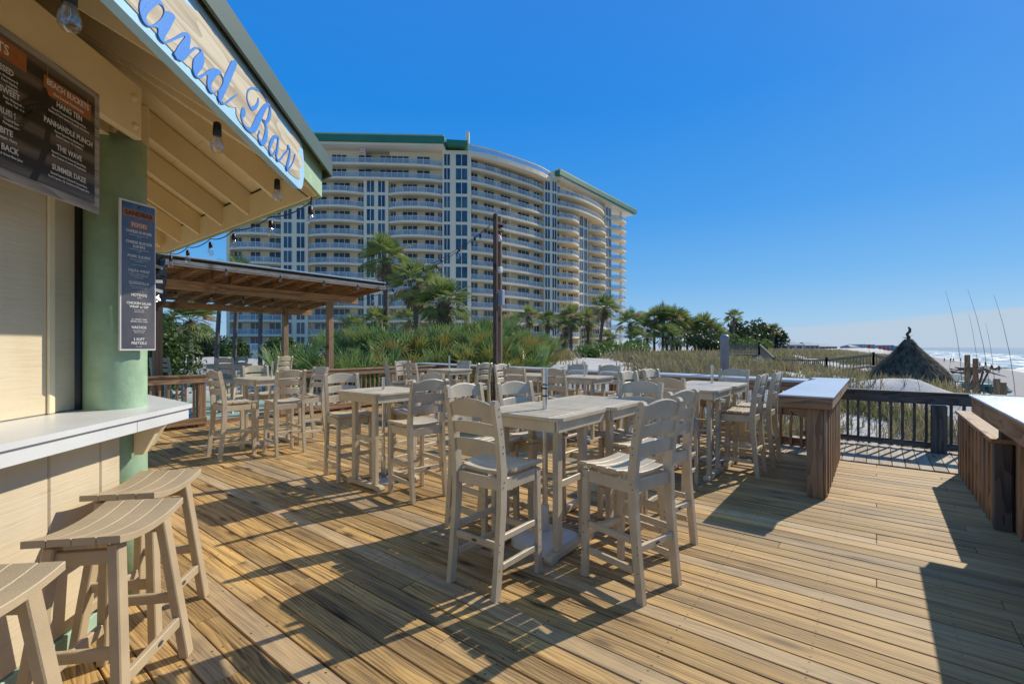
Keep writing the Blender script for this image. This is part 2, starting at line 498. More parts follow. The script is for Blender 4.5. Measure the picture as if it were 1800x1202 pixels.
# ------------------------------------------------------------------ sand, dunes and beach
def sstep(a, b, x):
    t = np.clip((x - a) / (b - a), 0, 1)
    return t * t * (3 - 2 * t)
_gr = np.random.default_rng(3)
_ph = _gr.uniform(0, 6.28, (14, 3))
def lumps(x, y, s):
    z = 0
    for i in range(7):
        a = _ph[i]
        z = z + np.sin(x * s * math.cos(a[0]) * (1 + .37 * i) + y * s * math.sin(a[0]) * (1 + .37 * i) + a[1]) / (1 + .6 * i)
    return z / 3
def ground_z(x, y):
    x = np.asarray(x, float); y = np.asarray(y, float)
    # profile across the shore: dune to the west, beach, water's edge to the east
    crest = np.interp(x, [-60, -34, -26, -14, -8, -4, -1, 1.5, 4, 8, 14, 22, 38, 120], [-.7, -.5, .45, .8, .66, .22, -.15, -.45, -.92, -1.95, -3.5, -4.3, -5.3, -7.0])
    front = 8.3 - 0.14 * x
    d = np.where(x > -1.0, y - 9.6, y - front)
    rise = sstep(0.4, 7.0, d)
    z = -0.75 + (crest + 0.75) * rise
    z = np.where(d < 0.4, -0.75, z)
    z = np.where((x < -10.5) & (d < 7), np.maximum(z, -0.55 + 0.9 * sstep(9.8, 13.5, y - 0.0 * x)), z)
    damp = sstep(6, 1, x - 4)
    z = z + 0.16 * lumps(x, y, 0.45) * rise * damp + 0.05 * lumps(x + 9, y, 1.7) * rise * damp
    z = z + 0.05 * lumps(x, y, 0.8) * (1 - damp) * sstep(34, 25, x)
    # bare sand mound in front of the thatched hut, and one behind the corner of the counter
    z = z + 0.85 * np.exp(-(((x - 0.9) / 2.1) ** 2 + ((y - 19.8) / 1.7) ** 2)) + .12 * lumps(x, y, 2.6) * np.exp(-(((x - 0.9) / 3) ** 2 + ((y - 19) / 3) ** 2))
    z = z - 0.75 * np.exp(-(((x + 4.5) / 5.5) ** 2 + ((y - 45) / 8.0) ** 2))
    z = z + 0.55 * np.exp(-(((x + 2.2) / 1.1) ** 2 + ((y - 14.5) / 1.2) ** 2))
    return z

def patchy_cover(x, y):
    """1 where dune grass grows, 0 on bare sand"""
    g = lumps(x + 40, y - 13, 0.55) * 0.6 + lumps(x - 7, y + 21, 1.4) * 0.4
    c = sstep(-0.22, 0.30, g)
    c = c * sstep(4.2, 1.5, x + 0.5 * lumps(x, y, .3))
    c = c * (1 - np.exp(-(((x - 0.9) / 1.6) ** 2 + ((y - 19.0) / 1.7) ** 2)) * 1.0)
    c = c * (1 - 0.9 * np.exp(-(((x + 2.2) / 1.0) ** 2 + ((y - 14.3) / 1.0) ** 2)))
    Xc, Yc = x * c38 + y * s38, -x * s38 + y * c38
    c = c * (1 - 0.75 * np.exp(-(((Xc - 4.6) / 3.6) ** 4 + ((Yc - 20.0) / 3.4) ** 4)))
    c = c * np.where((x > -3.5) & (y < 15.5), 0.28, 1.0) * np.where((x > -1.5) & (y > 15) & (y < 34), 0.45, 1.0)
    bare = np.exp(-(((x + 8.5 + (y - 14) * .5) / 5.0) ** 2 + ((y - 14.2) / 1.7) ** 2))
    return np.clip(c * (1 - 0.95 * bare), 0, 1)

def sand_mat():
    t = NT('white_sand')
    P = t.n('NewGeometry').outputs['Position']
    a = t.noise(P, 0.5, 6, 0.6); b = t.noise(P, 9, 5, 0.65); f = t.noise(P, 260, 2)
    c = t.mix(t.ramp(a, [(0.35, 0.0), (0.7, 1.0)]), (0.43, 0.395, 0.34), (0.57, 0.54, 0.49))
    c = t.mix(t.math('MULTIPLY', t.ramp(b, [(0.55, 0.0), (0.75, 1.0)]), 0.35), c, (0.36, 0.32, 0.26))
    s = t.n('SeparateXYZ'); t.put(s.inputs[0], P)
    # damp, darker sand towards the water
    wet = t.ramp(t.math('MULTIPLY', t.math('ADD', s.outputs[2], 5.1), 1.1), [(0.0, 1.0), (0.5, 0.0)])
    c = t.mix(wet, c, (0.16, 0.15, 0.14))
    # vehicle tracks along the beach
    w = t.n('TexWave', wave_type='BANDS', bands_direction='X'); t.put(w.inputs['Vector'], t.mapping(P, (1, 0.12, 0))); t.put(w.inputs['Scale'], 0.5); t.put(w.inputs['Distortion'], 5.0); t.put(w.inputs['Detail'], 3.0)
    beach = t.ramp(t.math('MULTIPLY', t.math('SUBTRACT', s.outputs[0], 3.0), 0.2), [(0.0, 0.0), (1.0, 1.0)])
    c = t.mix(t.math('MULTIPLY', beach, 0.9), c, t.mix(a, (0.20, 0.19, 0.18), (0.30, 0.285, 0.27)))
    tr = t.math('MULTIPLY', t.ramp(w.outputs['Fac'], [(0.72, 0.0), (0.9, 1.0)]), t.math('MULTIPLY', beach, 0.45))
    c = t.mix(tr, c, (0.15, 0.14, 0.135))
    h = t.math('ADD', t.math('MULTIPLY', b, 1.0), t.math('MULTIPLY', f, 0.15))
    t.bsdf(c, t.math('SUBTRACT', 0.85, t.math('MULTIPLY', wet, 0.6)), h, 0.7, 0.05, 0.3)
    return t.m
M['sand'] = sand_mat()

def grid_mesh(name, xs, ys, zf, mat):
    X, Y = np.meshgrid(xs, ys)
    Z = zf(X, Y)
    nx, ny = len(xs), len(ys)
    V = np.stack([X, Y, Z], -1).reshape(-1, 3)
    i = np.arange(ny - 1)[:, None] * nx + np.arange(nx - 1)[None, :]
    F = np.stack([i, i + 1, i + 1 + nx, i + nx], -1).reshape(-1, 4)
    me = bpy.data.meshes.new(name)
    me.from_pydata(V.tolist(), [], F.tolist())
    me.polygons.foreach_set('use_smooth', [True] * len(F))
    me.materials.append(mat)
    return me
xs = np.concatenate([np.linspace(-900, -90, 20), np.linspace(-85, -26, 40), np.linspace(-25, 12, 150), np.linspace(12.5, 30, 36), np.linspace(34, 70, 10)])
ys = np.concatenate([np.linspace(-60, -4, 12), np.linspace(-2, 8.6, 16), np.linspace(8.8, 34, 130), np.linspace(34.6, 80, 60), np.linspace(84, 400, 40), np.linspace(420, 2500, 30), np.linspace(2700, 9000, 12)])
tag(link('sand_ground', grid_mesh('sand_ground', xs, ys, ground_z, M['sand'])), kind='structure')

def sea_mat():
    t = NT('sea_water')
    P = t.n('NewGeometry').outputs['Position']
    s = t.n('SeparateXYZ'); t.put(s.inputs[0], P)
    far = t.ramp(t.math('MULTIPLY', t.math('SUBTRACT', s.outputs[0], 33.0), 1 / 130.0), [(0.0, (0.20, 0.27, 0.27)), (0.25, (0.06, 0.16, 0.18)), (1.0, (0.02, 0.075, 0.11))])
    dist = t.math('SUBTRACT', s.outputs[0], 31.0)
    # breaking waves: bands parallel to the shore, broken up by noise
    wob = t.noise(t.mapping(P, (0.03, 0.012, 1)), 1.0, 4, 0.6)
    ph = t.math('ADD', t.math('MULTIPLY', dist, 0.085), t.math('MULTIPLY', wob, 5.0))
    tri = t.math('PINGPONG', ph, 0.5)
    br = t.noise(t.mapping(P, (0.25, 0.05, 1)), 1.0, 6, 0.7)
    fo = t.ramp(t.math('ADD', t.math('MULTIPLY', tri, 0.9), t.math('MULTIPLY', br, 0.75)), [(0.62, 0.0), (0.74, 1.0)])
    near = t.ramp(t.math('MULTIPLY', dist, 1 / 75.0), [(0.0, 1.0), (0.55, 0.75), (1.0, 0.0)])
    foam = t.math('MULTIPLY', fo, near)
    c = t.mix(foam, far, (0.50, 0.53, 0.55))
    h1 = t.noise(t.mapping(P, (0.35, 0.12, 1)), 1.0, 6, 0.65)
    p = t.bsdf(c, t.math('ADD', 0.12, t.math('MULTIPLY', foam, 0.6)), h1, 0.22, 0.4, 0.3)
    return t.m
M['sea'] = sea_mat()
tag(MB().add([(24, -400, -4.9), (9000, -400, -4.9), (9000, 12000, -4.9), (24, 12000, -4.9)], [(0, 1, 2, 3)]).build('sea_water', M['sea']), kind='structure')

# ------------------------------------------------------------------ deck
PITCH, GAP = 0.1385, 0.0075
deck = tag(empty('deck_floor', (0, 0, 0)), kind='structure')
_bm = {}
def board_mesh(L, ax):
    k = (round(L, 2), ax)
    if k not in _bm:
        mb = MB()
        h = L / 2; w = (PITCH - GAP) / 2
        if ax == 0: mb.box(-h, h, -w, w, -0.028, 0, 0.0035)
        else: mb.box(-w, w, -h, h, -0.028, 0, 0.0035)
        _bm[k] = mb.mesh('deck_board', M['deck'] if ax == 0 else M['deck_y'])
    return _bm[k]
rr = random.Random(11)
J = 0.61
row = 0
y = -0.90
while y < 9.9:
    x0, x1 = -10.75, 2.44
    if y < 0.2: x0 = -4.3
    if y > 7.92:
        x1 = min(-1.25, (8.33 - y) / 0.14 + 0.35)
    # ends fall on joists (world x = k*0.61 + 0.305 - 100 offset)
    x = x1 - (0 if y > 7.92 else rr.choice([0.0, 0.61, 1.22, 1.83, 2.44]))
    cuts = [x1]
    if x1 - x > 0.3: cuts.append(x)
    while x - x0 > 5.2:
        x -= rr.choice([3.05, 3.66, 3.66, 4.27, 4.88])
        if x - x0 > 0.9: cuts.append(x)
    cuts.append(x0)
    for a, b in zip(cuts[1:], cuts[:-1]):
        if b - a < 0.15: continue
        o = link('deck_board', board_mesh(b - a - 0.003, 0), deck, ((a + b) / 2, y + rr.uniform(-.0018, .0018), rr.uniform(-0.0018, 0.0012)), (rr.uniform(-0.004, 0.004), 0, rr.uniform(-0.0004, 0.0004)))
    y += PITCH
for i in range(26):
    x = -1.15 + i * PITCH
    link('deck_board', board_mesh(1.62, 1), deck, (x, 7.99 + 0.81, rr.uniform(-0.002, 0.001)), (0, rr.uniform(-0.004, 0.004), 0))
j = MB()
for k in range(5):
    yy = 0.4 + k * 2.0
    j.box(-10.7, 2.4, yy - 0.04, yy + 0.04, -0.25, -0.032, 0)
j.box(-10.7, 2.4, 9.42, 9.46, -0.3, -0.032, 0)
j.box(-10.74, -10.70, 0.2, 9.6, -0.3, -0.032, 0)
j.build('deck_beams', M['rail_x'], deck)

# ------------------------------------------------------------------ bar hut (octagonal)
HU, HV = -5.289, 1.966                 # centre of the octagon in hut coordinates
HR45 = R(45)
def huv(u, v, z=0.0):
    return (0.70710678 * u - 0.70710678 * v, 0.70710678 * u + 0.70710678 * v, z)
hc = huv(HU, HV)
hut = empty('beach_bar_hut', (hc[0], hc[1], 0), HR45, 'octagonal tan beach bar hut with green posts and overhanging roof at left', 'bar hut')
T22 = math.tan(R(22.5))
def face_M(i):
    return Matrix.Rotation(R(45 * i), 4, 'Z')
def eave_z(p): return 2.97 + 0.6 * (4.272 - p)
def trap(mb, p0, p1, z0, z1, e0=0.0, e1=0.0):
    """mitred slab between two apothems"""
    poly = [(p0, -p0 * T22 + e0), (p1, -p1 * T22 + e1), (p1, p1 * T22 - e1), (p0, p0 * T22 - e0)]
    mb.prism(poly, z0, z1)
for i in range(-2, 6):
    FM = face_M(i)
    vis = i in (-1, 0, 1)
    def part(name, mb, mat, parent=hut):
        o = mb.build(name, mat, parent)
        if parent is hut: o.rotation_euler = (0, 0, R(45 * i))
        return o
    # post at the corner between this face and the next
    pr = 3.4
    a = 22.5
    px, py = pr * math.cos(R(a)), pr * math.sin(R(a))
    mb = MB()
    prof = [(0.163, 0.0), (0.161, 0.5), (0.159, 1.4), (0.157, 2.88)]
    mb.lathe(prof, 28, True, px, py)
    part('post', mb, M['green'])
    part('shadow_gap_filler', MB().lathe([(0.055, 0.0), (0.055, 2.86)], 12, True, 3.215 * math.cos(R(a)), 3.215 * math.sin(R(a))), M['black'])  # black tube plugs the gap and stands in for its shadow line
    # lower wall: siding panels
    y = -1.09
    while y < 1.08:
        y2 = min(y + 0.337, 1.09)
        part('wall_panel', MB().box(3.25, 3.304, y + 0.003, y2 - 0.003, 0.10, 1.12, 0.006), M['siding'])
        y = y2
    part('baseboard', MB().box(3.27, 3.318, -1.10, 1.10, 0.0, 0.097, 0.004), M['paleg'])
    # closed serving window: upper panels with battens
    part('wall_backing', MB().box(3.18, 3.22, -1.31, 1.31, 0.0, 1.14, 0.004), M['tan'])
    ed = [-1.243, -0.55, 0.10, 1.004, 1.243]
    for e0, e1 in zip(ed[:-1], ed[1:]):
        part('shutter_panel', MB().box(2.95, 2.989, e0 + 0.004, e1 - 0.004, 1.19, 2.86, 0.005), M['siding'])
    for e in ed[1:-1]:
        part('batten', MB().box(2.9895, 3.004, e - 0.022, e + 0.022, 1.19, 2.86, 0.004), M['tan'])
    part('header_trim', MB().box(2.99, 3.06, -1.2, 1.2, 2.60, 2.86, 0.004), M['tan'])
    part('inner_wall', MB().box(2.90, 2.945, -1.225, 1.225, 0.0, 2.86, 0), M["black"])
    # shelf
    top = MB(); trap(top, 2.96, 3.513, 1.158, 1.186)
    sh = part('shelf', top, M['white'])
    for (qa, qb) in ((-3.49 * T22, 0.928), (0.931, 3.49 * T22)):
        MB().box(3.472, 3.496, qa, qb, 1.085, 1.1565, 0.002).build('apron', M['white'], sh)
    for q in (-1.22, 1.22):
        br = MB(); br.M = Matrix(((1, 0, 0, 0), (0, 0, 1, 0), (0, 1, 0, 0), (0, 0, 0, 1)))
        br.prism([(3.31, 1.155), (3.46, 1.155), (3.46, 1.09), (3.36, 0.90), (3.31, 0.90)], q - 0.02, q + 0.02)
        br.M = None
        br.build('bracket', M['tan'], sh)
    # ring beam
    bm_ = part('beam', MB().box(3.285, 3.33, -1.24, 1.242, 2.87, 3.20, 0.005), M['tan'])
    if i == 0:
        for (q, z) in ((1.16, 3.10), (1.17, 2.93)):
            b = MB(); b.M = Matrix(((0, 0, 1, 3.331), (1, 0, 0, q), (0, 1, 0, z), (0, 0, 0, 1)))
            b.lathe([(0.024, 0), (0.024, 0.006), (0.014, 0.007), (0.012, 0.022)], 10)
            b.M = None
            b.build('bolt', M['tan'], bm_)
    part('beam', MB().box(3.10, 3.145, -1.24, 1.242, 2.87, 3.20, 0.005), M['tan'])
    # rafters
    for q in [-1.2, -0.6, 0.0, 0.6, 1.2]:
        p0 = max(2.9, abs(q) * 2.4142 + 0.10); p1 = 4.24
        zt0, zt1 = eave_z(p0) - 0.012, eave_z(p1) - 0.012
        mb = MB()
        V = [(p0, q - .02, zt0 - .21), (p1, q - .02, zt1 - .21), (p1, q - .02, zt1), (p0, q - .02, zt0),
             (p0, q + .02, zt0 - .21), (p1, q + .02, zt1 - .21), (p1, q + .02, zt1), (p0, q + .02, zt0)]
        mb.add(V, [(0, 1, 2, 3), (7, 6, 5, 4), (0, 4, 5, 1), (3, 2, 6, 7), (1, 5, 6, 2), (0, 3, 7, 4)])
        part('rafter', mb, M['tan'])
    # hip rafter
    mb = MB()
    for_p = [(2.75, eave_z(2.75)), (4.23, eave_z(4.23))]
    ca, sa = math.cos(R(22.5)), math.sin(R(22.5))
    pts = []
    for (p, z) in for_p:
        r_ = p / ca
        pts.append((r_ * ca, r_ * sa, z - 0.125))
    mb.bar(pts[0], pts[1], 0.045, 0.21, 0.004)
    part('hip_rafter', mb, M['tan'])
    # roof sheathing boards seen from below, laid along the eave
    p = 2.45
    while p < 4.2:
        p2 = min(p + 0.45, 4.262)
        mb = MB()
        V = []
        for (pp) in (p, p2 - 0.003):
            for sgn in (-1, 1):
                for dz in (0.0, 0.018):
                    V.append((pp, sgn * (pp * T22 - 0.005), eave_z(pp) + dz))
        mb.add(V, [(0, 2, 6, 4), (1, 5, 7, 3), (0, 1, 3, 2), (4, 6, 7, 5), (0, 4, 5, 1), (2, 3, 7, 6)])
        part('sheathing_board', mb, M['tan'])
        p += 0.45
    # green metal roof above
    mb = MB()
    V = []
    for pp in (0.02, 4.329):
        for sgn in (-1, 1):
            for dz in (0.022, 0.05):
                V.append((pp, sgn * pp * T22, eave_z(pp) + dz))
    mb.add(V, [(0, 2, 6, 4), (1, 5, 7, 3), (0, 1, 3, 2), (4, 6, 7, 5), (0, 4, 5, 1), (2, 3, 7, 6)])
    part('roof', mb, M['roofgreen'])
    mb = MB(); trap(mb, 4.330, 4.346, 2.893, 3.010); part('drip_edge', mb, M['roofgreen'])
    # fascia: green outer face, tan inside
    mb = MB(); trap(mb, 4.252, 4.276, 2.72, 2.955); part('fascia', mb, M['fascia'])
    mb = MB(); trap(mb, 4.226, 4.2505, 2.73, 2.95); part('fascia_backing', mb, M['tan'])
    mb = MB(); mb.box(4.12, 4.22, -0.10, 0.62, 2.77, 2.80, 0.003)
floor_in = MB(); floor_in.prism([(3.2 / math.cos(R(22.5)) * math.cos(R(22.5 + 45 * k)), 3.2 / math.cos(R(22.5)) * math.sin(R(22.5 + 45 * k))) for k in range(8)], 2.86, 2.868)
floor_in.build('ceiling', M['tan'], hut)

# frame for things mounted on the near face
def face_thing(name, label, cat, u, v, z, group=None):
    w = huv(u, v, z)
    return empty(name, w, HR45, label, cat, group)
# text set on a plane whose normal is +local x : reading direction +y
TEXT_ROT = Euler((R(90), 0, R(90))).to_matrix().to_4x4()
TEXTS = []
def text(body, parent, mat, x, y, z, size, align='CENTER', width=None, name='lettering', offset=0.0, thick=0.0006, squeeze=0.85):
    cu = bpy.data.curves.new(name, 'FONT')
    cu.body = body; cu.size = size; cu.align_x = align; cu.align_y = 'CENTER'
    cu.extrude = thick; cu.offset = offset; cu.resolution_u = 2
    cu.materials.append(mat)
    tmp = bpy.data.objects.new(name, cu)
    COL.objects.link(tmp)
    TEXTS.append((tmp, name, parent, mat, x, y, z, squeeze))
def settle_texts():
    """turn every lettering curve into a plain mesh object in one go"""
    dg = bpy.context.evaluated_depsgraph_get()
    for tmp, name, parent, mat, x, y, z, squeeze in TEXTS:
        me = bpy.data.meshes.new_from_object(tmp.evaluated_get(dg))
        me.materials.clear(); me.materials.append(mat)
        link(name, me, parent, (x, y, z), (R(90), 0, R(90)), (squeeze, 1, 1))
    for t in TEXTS:
        cu = t[0].data; bpy.data.objects.remove(t[0]); bpy.data.curves.remove(cu)
    TEXTS.clear()

# ------------------------------------------------------------------ carved sign
AND = [(1.597, 2.66), (1.59, 2.637), (1.591, 2.62), (1.6, 2.605), (1.615, 2.598), (1.638, 2.603), (1.657, 2.616), (1.682, 2.628), (1.682, 2.609), (1.694, 2.599), (1.717, 2.601), (1.735, 2.613), (1.79, 2.663), (1.825, 2.694), (1.837, 2.7), (1.77, 2.599), (1.822, 2.603), (1.864, 2.653), (1.905, 2.699), (1.934, 2.719), (1.944, 2.716), (1.915, 2.683), (1.895, 2.655), (1.889, 2.623), (1.898, 2.603), (1.921, 2.6), (1.951, 2.617), (1.993, 2.654), (1.992, 2.627), (1.997, 2.604), (2.022, 2.597), (2.052, 2.611), (2.079, 2.637), (2.079, 2.609), (2.094, 2.598), (2.122, 2.602), (2.155, 2.624), (2.211, 2.674), (2.257, 2.719), (2.194, 2.669), (2.143, 2.621), (2.114, 2.604), (2.11, 2.614), (2.247, 2.845), (2.198, 2.834), (2.126, 2.716), (2.106, 2.73), (2.075, 2.726), (2.033, 2.703), (1.993, 2.668), (1.934, 2.615), (1.921, 2.615), (1.951, 2.651), (1.968, 2.685), (1.97, 2.709), (1.958, 2.723), (1.938, 2.725), (1.905, 2.709), (1.867, 2.673), (1.874, 2.709), (1.87, 2.728), (1.849, 2.726), (1.825, 2.71), (1.784, 2.668), (1.735, 2.621), (1.72, 2.61), (1.717, 2.62), (1.779, 2.732), (1.735, 2.723), (1.72, 2.709), (1.712, 2.726), (1.692, 2.73), (1.674, 2.733), (1.65, 2.722), (1.618, 2.693)]
AHOLE = [(1.669, 2.693), (1.694, 2.716), (1.712, 2.716), (1.714, 2.702), (1.699, 2.672), (1.669, 2.635), (1.645, 2.613), (1.627, 2.609), (1.621, 2.619), (1.634, 2.647)]
DHOLE = [(2.094, 2.715), (2.116, 2.716), (2.121, 2.696), (2.098, 2.66), (2.067, 2.629), (2.037, 2.61), (2.022, 2.618), (2.029, 2.641), (2.059, 2.683)]
STROKES = {'B1': [(2.483, 2.821, 0.0013), (2.476, 2.791, 0.0046), (2.447, 2.756, 0.0062), (2.408, 2.729, 0.0046), (2.374, 2.732, 0.0023), (2.356, 2.75, 0.0016), (2.357, 2.777, 0.0016), (2.379, 2.807, 0.002), (2.427, 2.839, 0.0026), (2.494, 2.865, 0.0026), (2.55, 2.872, 0.0026), (2.591, 2.856, 0.002)], 'B2': [(2.627, 2.864, 0.0026), (2.576, 2.828, 0.0079), (2.524, 2.769, 0.0131), (2.469, 2.696, 0.0151), (2.43, 2.645, 0.0138), (2.392, 2.617, 0.0072), (2.34, 2.607, 0.0033), (2.307, 2.616, 0.0026), (2.298, 2.638, 0.0066), (2.314, 2.664, 0.0125), (2.328, 2.686, 0.0072)], 'B3': [(2.621, 2.858, 0.0046), (2.633, 2.836, 0.0079), (2.621, 2.793, 0.0092), (2.582, 2.747, 0.0046), (2.533, 2.734, 0.0023), (2.57, 2.733, 0.0079), (2.582, 2.697, 0.0112), (2.564, 2.649, 0.0125), (2.526, 2.613, 0.0072), (2.488, 2.613, 0.003), (2.48, 2.632, 0.0023), (2.499, 2.661, 0.003)], 'a1': [(2.739, 2.736, 0.0026), (2.696, 2.722, 0.0053), (2.652, 2.677, 0.0085), (2.624, 2.631, 0.0066), (2.633, 2.606, 0.0039), (2.667, 2.61, 0.0026), (2.706, 2.649, 0.002)], 'a2': [(2.749, 2.744, 0.0046), (2.736, 2.679, 0.0066), (2.719, 2.628, 0.0059), (2.746, 2.612, 0.0039), (2.797, 2.646, 0.002), (2.843, 2.691, 0.0016)], 'r': [(2.847, 2.691, 0.0016), (2.887, 2.726, 0.002), (2.902, 2.761, 0.0033), (2.932, 2.738, 0.0059), (2.91, 2.678, 0.0085), (2.88, 2.626, 0.0079), (2.898, 2.618, 0.0046), (2.948, 2.658, 0.0023), (2.995, 2.709, 0.0016), (3.024, 2.759, 0.0016)]}
FIELD = [(_a, max(_b, 2.603 + 0.35 * (_b - 2.58)) if _b < 2.70 else _b) for _a, _b in [(1.807, 2.836), (1.837, 2.837), (1.861, 2.837), (1.905, 2.851), (1.958, 2.871), (1.993, 2.866), (2.059, 2.857), (2.122, 2.874), (2.172, 2.874), (2.234, 2.866), (2.299, 2.862), (2.352, 2.858), (2.427, 2.877), (2.48, 2.878), (2.579, 2.891), (2.655, 2.877), (2.752, 2.851), (2.858, 2.843), (2.932, 2.844), (3.032, 2.875), (3.095, 2.867), (3.128, 2.845), (3.085, 2.784), (3.15, 2.796), (3.173, 2.753), (3.117, 2.71), (3.128, 2.656), (3.106, 2.634), (2.952, 2.606), (2.839, 2.624), (2.752, 2.603), (2.655, 2.583), (2.579, 2.612), (2.522, 2.599), (2.44, 2.587), (2.352, 2.581), (2.282, 2.591), (2.248, 2.626), (2.248, 2.652), (2.184, 2.624), (2.106, 2.604), (2.052, 2.607), (2.0, 2.594), (1.958, 2.594), (1.911, 2.593), (1.886, 2.61), (1.861, 2.606), (1.831, 2.595), (1.762, 2.59), (1.709, 2.593), (1.665, 2.601), (1.622, 2.591), (1.586, 2.596), (1.576, 2.621), (1.58, 2.647), (1.591, 2.679)]]
M['signblue'] = plain('sign_light_blue_paint', (0.33, 0.58, 0.76), 0.5, 0.06, 4, 0.25)
M['letterblue'] = plain('sign_letter_blue_paint', (0.045, 0.22, 0.62), 0.45, 0.06, 6, 0.2)
M['letteredge'] = plain('sign_letter_tan_edge', (0.55, 0.47, 0.26), 0.6, 0.1)
M['signwood'] = wood('sign_sandblasted_wood', (0.56, 0.50, 0.37), (0.33, 0.27, 0.18), 1, greyamt=0.12, objvar=0.0, knots=False, bump=0.7, grey=(0.4, 0.34, 0.24))
SU, SV, SZ = -0.985, 2.2, 2.74
sign = face_thing('carved_sign', 'carved blue and sand coloured sign with script lettering on the hut eave', 'sign', SU, SV, SZ)
def yz_plate(poly, x0, x1, holes=()):
    """plate in the y,z plane, from x0 (back) to x1 (front), through a filled 2D curve so holes work"""
    cu = bpy.data.curves.new('plate', 'CURVE'); cu.dimensions = '2D'; cu.fill_mode = 'BOTH'
    for ring in (poly, *holes):
        sp = cu.splines.new('POLY'); sp.points.add(len(ring) - 1)
        for pt, (a, b) in zip(sp.points, ring): pt.co = (a, b, 0, 1)
        sp.use_cyclic_u = True
    cu.extrude = (x1 - x0) / 2
    tmp = bpy.data.objects.new('plate', cu); COL.objects.link(tmp)
    dg = bpy.context.evaluated_depsgraph_get()
    me = bpy.data.meshes.new_from_object(tmp.evaluated_get(dg))
    bpy.data.objects.remove(tmp); bpy.data.curves.remove(cu)
    Mx = Matrix(((0, 0, 1, (x0 + x1) / 2), (1, 0, 0, 0), (0, 1, 0, 0), (0, 0, 0, 1)))
    me.transform(Mx)
    me.materials.clear()
    return me
def smooth_ring(ring, n=3, closed=True):
    P = [Vector((a, b)) for a, b in ring]; m = len(P); outp = []
    rngi = range(m) if closed else range(m - 1)
    for i in rngi:
        p0, p1, p2, p3 = (P[(i - 1) % m], P[i], P[(i + 1) % m], P[(i + 2) % m]) if closed else (P[max(i - 1, 0)], P[i], P[i + 1], P[min(i + 2, m - 1)])
        for k in range(n):
            t = k / n
            q = 0.5 * ((2 * p1) + (p2 - p0) * t + (2 * p0 - 5 * p1 + 4 * p2 - p3) * t * t + (3 * p1 - p0 - 3 * p2 + p3) * t ** 3)
            outp.append((q.x, q.y))
    if not closed: outp.append((P[-1].x, P[-1].y))
    return outp
def rel(ring): return [(a - SV, b - SZ) for a, b in ring]
zb, zt = 2.578, 2.903
board = [(1.02, zb), (3.06, zb)]
for k in range(9):
    t = -90 + 22.5 * k
    board.append((3.10 + 0.118 * math.cos(R(t)) ** 0.7 if abs(t) < 90 else 3.10, 2.74 + 0.162 * math.sin(R(t))))
board += [(3.06, zt), (1.02, zt), (0.93, 2.86), (0.90, 2.74), (0.93, 2.62)]
me = yz_plate(rel(board), -0.04, 0.0); me.materials.append(M['signblue']); link('board', me, sign)
fld = smooth_ring(FIELD, 2)
left_part = [(1.5, 2.612), (1.40, 2.62), (1.30, 2.612), (1.2, 2.615), (1.10, 2.63), (1.03, 2.66), (1.0, 2.74), (1.03, 2.82), (1.12, 2.86), (1.25, 2.868), (1.4, 2.875), (1.55, 2.866), (1.70, 2.868)]
fld = smooth_ring([p for p in FIELD if p[0] > 1.79 or p[1] < 2.6 and p[0] > 1.6] + left_part, 2)
me = yz_plate(rel(fld), 0.0002, 0.0035); me.materials.append(M['signwood']); link('sand_field', me, sign)
def letter(ring, holes=(), n=3):
    r1 = smooth_ring(ring, n); hs_ = [smooth_ring(h, 3) for h in holes]
    me = yz_plate(rel(r1), 0.0037, 0.0075, [rel(h) for h in hs_]); me.materials.append(M['letterblue'])
    link('letter', me, sign)
    return r1
letter(AND, (AHOLE, DHOLE), 2)
# the "a" keeps its bowl open at the top of the counter
def stroke_mesh(pts, x0, x1, grow=1.0, add=0.0):
    c = smooth_ring([(p[0], p[1]) for p in pts], 5, False)
    w = smooth_ring([(p[2], 0) for p in pts], 5, False)
    V = []; F = []
    m = len(c)
    for i, (a, b) in enumerate(c):
        d = Vector(c[min(i + 1, m - 1)]) - Vector(c[max(i - 1, 0)]); d.normalize()
        nrm = Vector((-d.y, d.x)) * max(0.0034, w[i][0] * grow + add)
        for sgn in (-1, 1):
            for x in (x0, x1):
                V.append((x, a + nrm.x * sgn - SV, b + nrm.y * sgn - SZ))
    for i in range(m - 1):
        A, B = i * 4, i * 4 + 4
        F += [(A + 1, B + 1, B + 3, A + 3), (A, A + 2, B + 2, B), (A, B, B + 1, A + 1), (A + 2, A + 3, B + 3, B + 2)]
    F += [(0, 1, 3, 2), (4 * m - 4, 4 * m - 2, 4 * m - 1, 4 * m - 3)]
    return MB().add(V, F)
kx = 0
for key, pts in STROKES.items():
    if key == 'r': continue
    stroke_mesh(pts, 0.0037, 0.0068 + kx * 0.0004, 1.35, 0.0016).build('letter', M['letterblue'], sign); kx += 1
stroke_mesh(STROKES['r'], 0.0037, 0.0068 + kx * 0.0004, 1.35, 0.0016).build('letter', M['letterblue'], sign)
S_ = [(1.50, 2.83, .004), (1.44, 2.86, .010), (1.36, 2.84, .020), (1.33, 2.79, .028), (1.38, 2.74, .034), (1.42, 2.69, .030), (1.39, 2.635, .018), (1.32, 2.62, .010), (1.26, 2.65, .006)]
stroke_mesh(S_, 0.0037, 0.0072).build('letter', M['letterblue'], sign)

